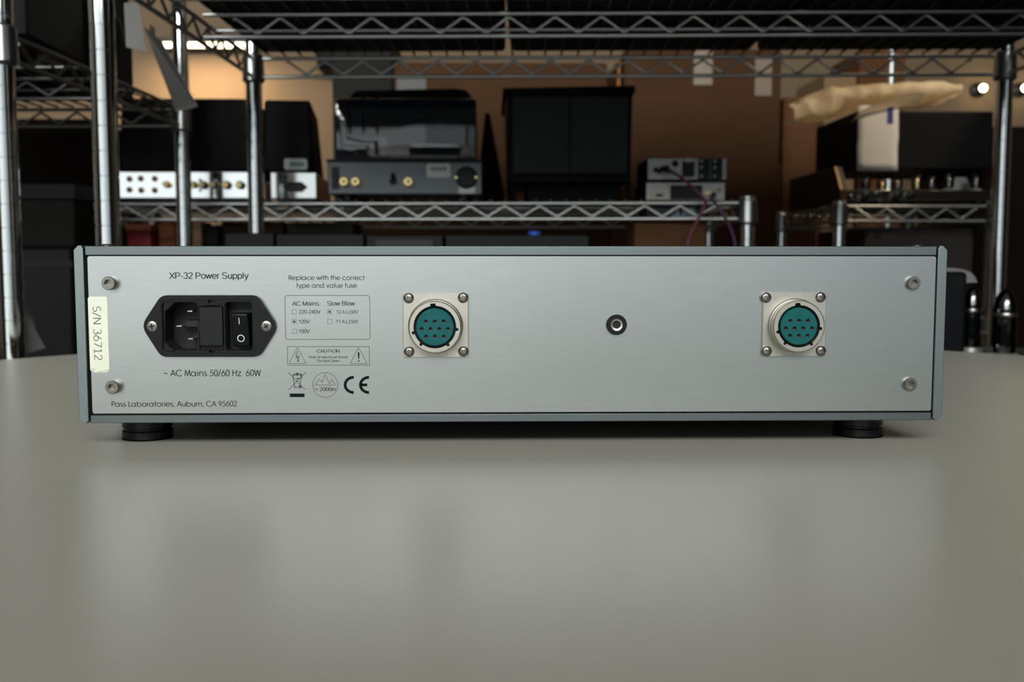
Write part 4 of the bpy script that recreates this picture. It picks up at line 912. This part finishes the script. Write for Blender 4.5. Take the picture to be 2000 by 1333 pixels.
# paper on the cover
g = []
for i in range(9):
    row = []
    for j_ in range(7):
        px = 1676+ (1755-1676)*j_/6 + (-2 if i > 4 else 0); py = 206+(334-206)*i/8
        p = at(px, py, Yc-.0045-.004*math.sin(PI*i/8)*(1-.3*j_/6)); row.append(tuple(p))
    g.append(row)
pc = at(1715, 206, Yc-.0045); t2 = thing('instruction_sheet', 'pale paper sheet with a blue mark hanging on the front of the black cover', 'paper', tuple(pc))
ps = loc(t2, MB().grid(g)).build('sheet', M['paper'], t2); md = ps.modifiers.new('thick', 'SOLIDIFY'); md.thickness = .0005
a = XZ(1734, 241, Yc-.0095); c = XZ(1746, 208, Yc-.0095)
loc(t2, MB().add([(a[0],Yc-.0082,a[1]),(c[0],Yc-.0082,a[1]),(c[0],Yc-.0060,c[1]),(a[0],Yc-.0060,c[1])], [(0,1,2,3)])).build('blue_mark', M['bluetag'], t2)
# cream packing wrap thrown over the cover
path = [(1552,224,1.60),(1582,216,1.60),(1612,208,1.595),(1640,198,1.59),(1664,191,1.585),(1690,184,1.58),(1730,179,1.575),(1775,176,1.575),(1820,174,1.575),(1860,173,1.58),(1891,174,1.585)]
up, lo = [], []
thk = [24,32,42,46,40,30,24,23,22,20,20]
g = []
random.seed(3); dpt = [.05,.07,.11,.17,.22,.24,.24,.24,.24,.24,.24]
for ring in range(14):
    f_ = ring/13; row = []
    for (px, py, yy), tk, dq in zip(path, thk, dpt):
        py -= 4; p = at(px, py, yy); q = at(px, py-tk*.5, yy); u = at(px, py+tk*.5, yy)
        if f_ < .5:
            s_ = f_/.5; row.append((p.x+random.uniform(-1,1)*.003, yy+dq*(1-s_)+random.uniform(-1,1)*.005, q.z+random.uniform(-1,1)*.004+ (.006*(1-s_))))
        else:
            s_ = (f_-.5)/.5; row.append((p.x+random.uniform(-1,1)*.003, yy+dq*s_*.96+random.uniform(-1,1)*.005+.001, u.z+random.uniform(-.5,1)*.003))
    g.append(row)
pc = at(1720, 185, 1.60); t3 = thing('packing_wrap', 'crumpled cream packing wrap folded over the tall black cover', 'packing wrap', tuple(pc))
ws = loc(t3, MB().grid(g)).build('wrap', M['wrap'], t3, ang=60); sm = ws.modifiers.new('s', 'SUBSURF'); sm.levels = 2; sm.render_levels = 3
tx = bpy.data.textures.new('crumple', 'VORONOI'); tx.noise_scale = .045; tx.distance_metric = 'DISTANCE'
dm = ws.modifiers.new('d', 'DISPLACE'); dm.texture = tx; dm.strength = .016; dm.mid_level = .35; dm.texture_coords = 'LOCAL'
fl_ = []
for ring in range(6):
    row = []
    for k, (px, py) in enumerate(((1668,236),(1676,226),(1690,218),(1710,210),(1735,203),(1770,196),(1810,190))):
        p = at(px, py+(-14+ring*5)*(.25+.1*k), 1.575); row.append((p.x+random.uniform(-1,1)*.001, 1.572+random.uniform(0,1)*.006+ring*.004, p.z))
    fl_.append(row)
wf = loc(t3, MB().grid(fl_)).build('loose_fold', M['wrap'], t3, ang=60); wf.modifiers.new('s', 'SUBSURF').render_levels = 2
b = (XZ(1690,440,1.56)[0], XZ(1905,440,1.56)[0], 1.56, 1.86, -.02+.0069, XZ(1800,446,1.56)[1])
solid('storage_box', 'dark brown storage box under the valve amplifier on its small rack', 'box', b, mat('umber_box', (.030,.022,.018), .6), .004)
# things beyond the small rack
b = bx(1604, 1666, 146, 700, 2.75, .3, FZ); carton('tall cream box standing beyond the cream wrap', b, M['tan'], 'box', tape=False)
b = bx(1672, 1760, 100, 700, 2.9, .3, FZ); carton('tall brown box behind the thin lit chrome pole', b, M['card2'], tape=False)
p = at(1741, 140, 2.62); t = thing('chrome_pole', 'thin lit chrome pole rising behind the cream wrap', 'pole', (p.x, p.y, FZ))
post_mesh(.012, p.z-FZ+.25).build('pole', M['wire'], t); MB().lathe([(.06,0),(.06,.006),(.02,.013)], n=24).build('base_plate', M['collar'], t)
b = bx(618, 683, 62, 134, 3.3, .2); 
t = thing('wall_speaker', 'square black speaker on the tan wall behind the truss', 'speaker', ((b[0]+b[1])/2, BY-.1, b[4]))
k_ = (BY-.2-CAM.y)/(3.3-CAM.y)
b = bx(618, 683, 62, 134, BY-.2, .2-.001)
t.location = ((b[0]+b[1])/2, BY-.1, b[4]); PT('cabinet', MB().box(*b), M['blackbox'], t, bevel=.01)
PT('grille', MB().box(b[0]+.012, b[1]-.012, b[2]-.004, b[2], b[4]+.012, b[5]-.012), M['darkgrey'], t, bevel=.003)
b = bx(652, 768, 60, 700, 2.75, .35, FZ); solid('tall_cabinet', 'tall dark cabinet between the tan wall and the stacked brown boxes', 'cabinet', b, mat('olive_black', (.010,.009,.007), .6, spec=.2), .004)

b = bx(1908, 2060, 247, 700, 2.25, .4, FZ); t = solid('tall_cabinet', 'tall near-black cabinet beyond the small rack at the right edge', 'cabinet', b, M['card_dk'], .004)
PT('door', MB().box(b[0]+.006, b[1]-.006, b[2]-.012, b[2], b[4]+.05, b[5]-.01), M['card_dk'], t, bevel=.002)
# ---- tube amplifier on the tall unit's lower shelf, right of the power supply
b = (.395, .755, .612, .86, GZ, -.024)
t = base('tube_amplifier', 'tube amplifier with black transformer and glass tubes at the table edge on the right', 'amplifier', b)
PT('chassis', MB().box(*b), M['blk'], t, bevel=.003)
x1 = XZ(1889, 600, .64)[0]; zt_ = XZ(1870, 531, .64)[1]
tr = PT('transformer', MB().box(.405, x1, .64, .70, b[5]-.0005, zt_), M['darkgrey'], t, bevel=.005, seg=3)
g = [(1846,525),(1862,526),(1878,528),(1890,531),(1899,536),(1904,545),(1908,553)]
gg = [[tuple(at(px, py, .725+.02*r_)) for px, py in g] for r_ in range(4)]
x2 = XZ(1905, 560, .715)[0]
tr2 = PT('transformer', MB().box(.42, x2-.004, .712, .79, b[5]-.0005, XZ(1880, 532, .73)[1]), M['darkgrey'], t, bevel=.004)
ps = PT('paper_slip', MB().prism([XZ(px, py, .706) for px, py in ((1846,523),(1868,525),(1884,528),(1896,533),(1902,540),(1908,552),(1881,553),(1879,543),(1876,536),(1868,532),(1846,530))], .7045, .7065), M['slip'], t)
for px, Yq, rp, zt_px, rb in ((1897,.69,17,560,21), (1962,.632,21,566,27)):
    X = XZ(px, 640, Yq)[0]; z0 = b[5]; k_ = (at(px+1, 640, Yq)-at(px, 640, Yq)).length
    r_, rbm = rp*k_, rb*k_; zt_ = XZ(px, zt_px, Yq)[1]; zr = XZ(px, 679 if px < 1950 else 691, Yq)[1]
    v = PT('tube', MB().lathe([(r_*.9,zr),(r_,zr+.006),(r_,zt_-.030),(r_*1.02,zt_-.026),(r_*.9,zt_-.014),(r_*.62,zt_-.004),(r_*.2,zt_),(.0005,zt_+.001)], (X,Yq,0), 'z', 32), M['glass'], t)
    PT('tube_socket', MB().lathe([(rbm,z0-.0005),(rbm,zr-.002),(rbm*.95,zr),(r_*.85,zr+.0005)], (X,Yq,0), 'z', 40), M['silver'], t, v)
    PT('tube_silvering', MB().lathe([(r_*.97,zt_-.022),(r_*.86,zt_-.0135),(r_*.6,zt_-.0045),(r_*.2,zt_-.0008),(.0004,zt_-.0004)], (X,Yq,0), 'z', 28, False), M['tubemetal'], t, v)
    PT('tube_plate', MB().box(X-r_*.55, X+r_*.55, Yq-r_*.35, Yq+r_*.35, zr+.010, zt_-.030), M['darkgrey'], t, v, bevel=.001)
    PT('tube_band', MB().lathe([(r_*1.01,zt_-.0315),(r_*1.05,zt_-.030),(r_*1.05,zt_-.028),(r_*1.01,zt_-.0265)], (X,Yq,0), 'z', 32, False), M['steel'], t, v)

# ---- lamps on the far wall
def lamp(name, label, p, build, energy, size, col=(1,.74,.45)):
    t = thing(name, label, 'lamp', p); build(t)
    d = bpy.data.lights.new('lamp_light', 'AREA'); d.shape = 'RECTANGLE'; d.size, d.size_y = size; d.energy = energy; d.color = col
    o = bpy.data.objects.new('lamp_light', d); COL.objects.link(o); o.parent = t; o.location = (0, -.045, -.05)
    return t, o
p = at(405, 92, BY-.05); hwid = abs(at(490,92,BY-.05).x-at(318,92,BY-.05).x)/2
def b_strip(t):
    MB().box(-hwid-.02, hwid+.02, -.02, .05, -.012, .035).build('housing', M['frame'], t, bevel=.003)
    MB().tube([(-hwid,-.038,0),(hwid,-.038,0)], .010, 14).build('light_tube', M['lamp'], t)
t, o = lamp('strip_lamp', 'long warm strip lamp on the tan wall at the upper left', (p.x, p.y, p.z), b_strip, 3.9, (hwid*2, .05))
o.rotation_euler = (R(12), 0, 0); o.location = (0, -.16, -.06)
for px, lab in ((1920.5, 'small warm round lamp on the far wall left of the right-hand post'), (2003, 'small warm round lamp on the far wall at the right edge')):
    p = at(px, 172, BY-.06)
    def b_bulb(t):
        MB().lathe([(.030,.06),(.030,.045),(.012,.035),(.012,.012)], (0,0,0), 'y', 20).build('wall_mount', M['frame'], t)
        MB().lathe([(.002,-.018),(.010,-.013),(.0145,-.002),(.013,.006),(.008,.0125)], (0,0,0), 'y', 20).build('bulb', M['bulb'], t)
    t, o = lamp('wall_lamp', lab, tuple(p), b_bulb, .10, (.05, .05)); o.location = (0, -.10, 0); o.rotation_euler = (R(-60), 0, 0)

# ceiling lamp above the goods at the right
t = thing('ceiling_lamp', 'warm round ceiling lamp over the far boxes at the right', 'lamp', (1.30, 1.95, CZ))
MB().lathe([(.09,-.0005),(.10,-.02),(.09,-.05)], n=32).build('housing', M['frame'], t)
MB().lathe([(.075,-.049),(.06,-.058),(.001,-.062)], n=32).build('diffuser', M['lamp'], t)
d = bpy.data.lights.new('lamp_light', 'AREA'); d.shape = 'DISK'; d.size = .15; d.energy = 3.0; d.color = (1,.74,.45)
o = bpy.data.objects.new('lamp_light', d); COL.objects.link(o); o.parent = t; o.location = (0, 0, -.075)

# track spotlight aimed at the valve amplifier
p = Vector((1.85, .45, 1.98)); tgt = Vector((.78, 1.60, .44)); q = (tgt-p).to_track_quat('-Z', 'Y')
t = thing('track_spotlight', 'black track spotlight on the ceiling aimed at the valve amplifier', 'lamp', tuple(p))
h = MB().lathe([(.020,.075),(.036,.06),(.040,.0),(.036,.0),(.033,.03)], n=28, capped=False).build('lamp_head', M['frame'], t)
h.rotation_mode = 'QUATERNION'; h.rotation_quaternion = q
MB().tube([(0,0,.06),(0,0,CZ-p.z-.0005)], .008, 10).build('stem', M['frame'], t)
d = bpy.data.lights.new('lamp_light', 'SPOT'); d.energy = 150; d.color = (1,.80,.56); d.spot_size = R(13); d.spot_blend = .5; d.shadow_soft_size = .02
o = bpy.data.objects.new('lamp_light', d); COL.objects.link(o); o.parent = t; o.location = (tgt-p).normalized()*.02; o.rotation_mode = 'QUATERNION'; o.rotation_quaternion = q
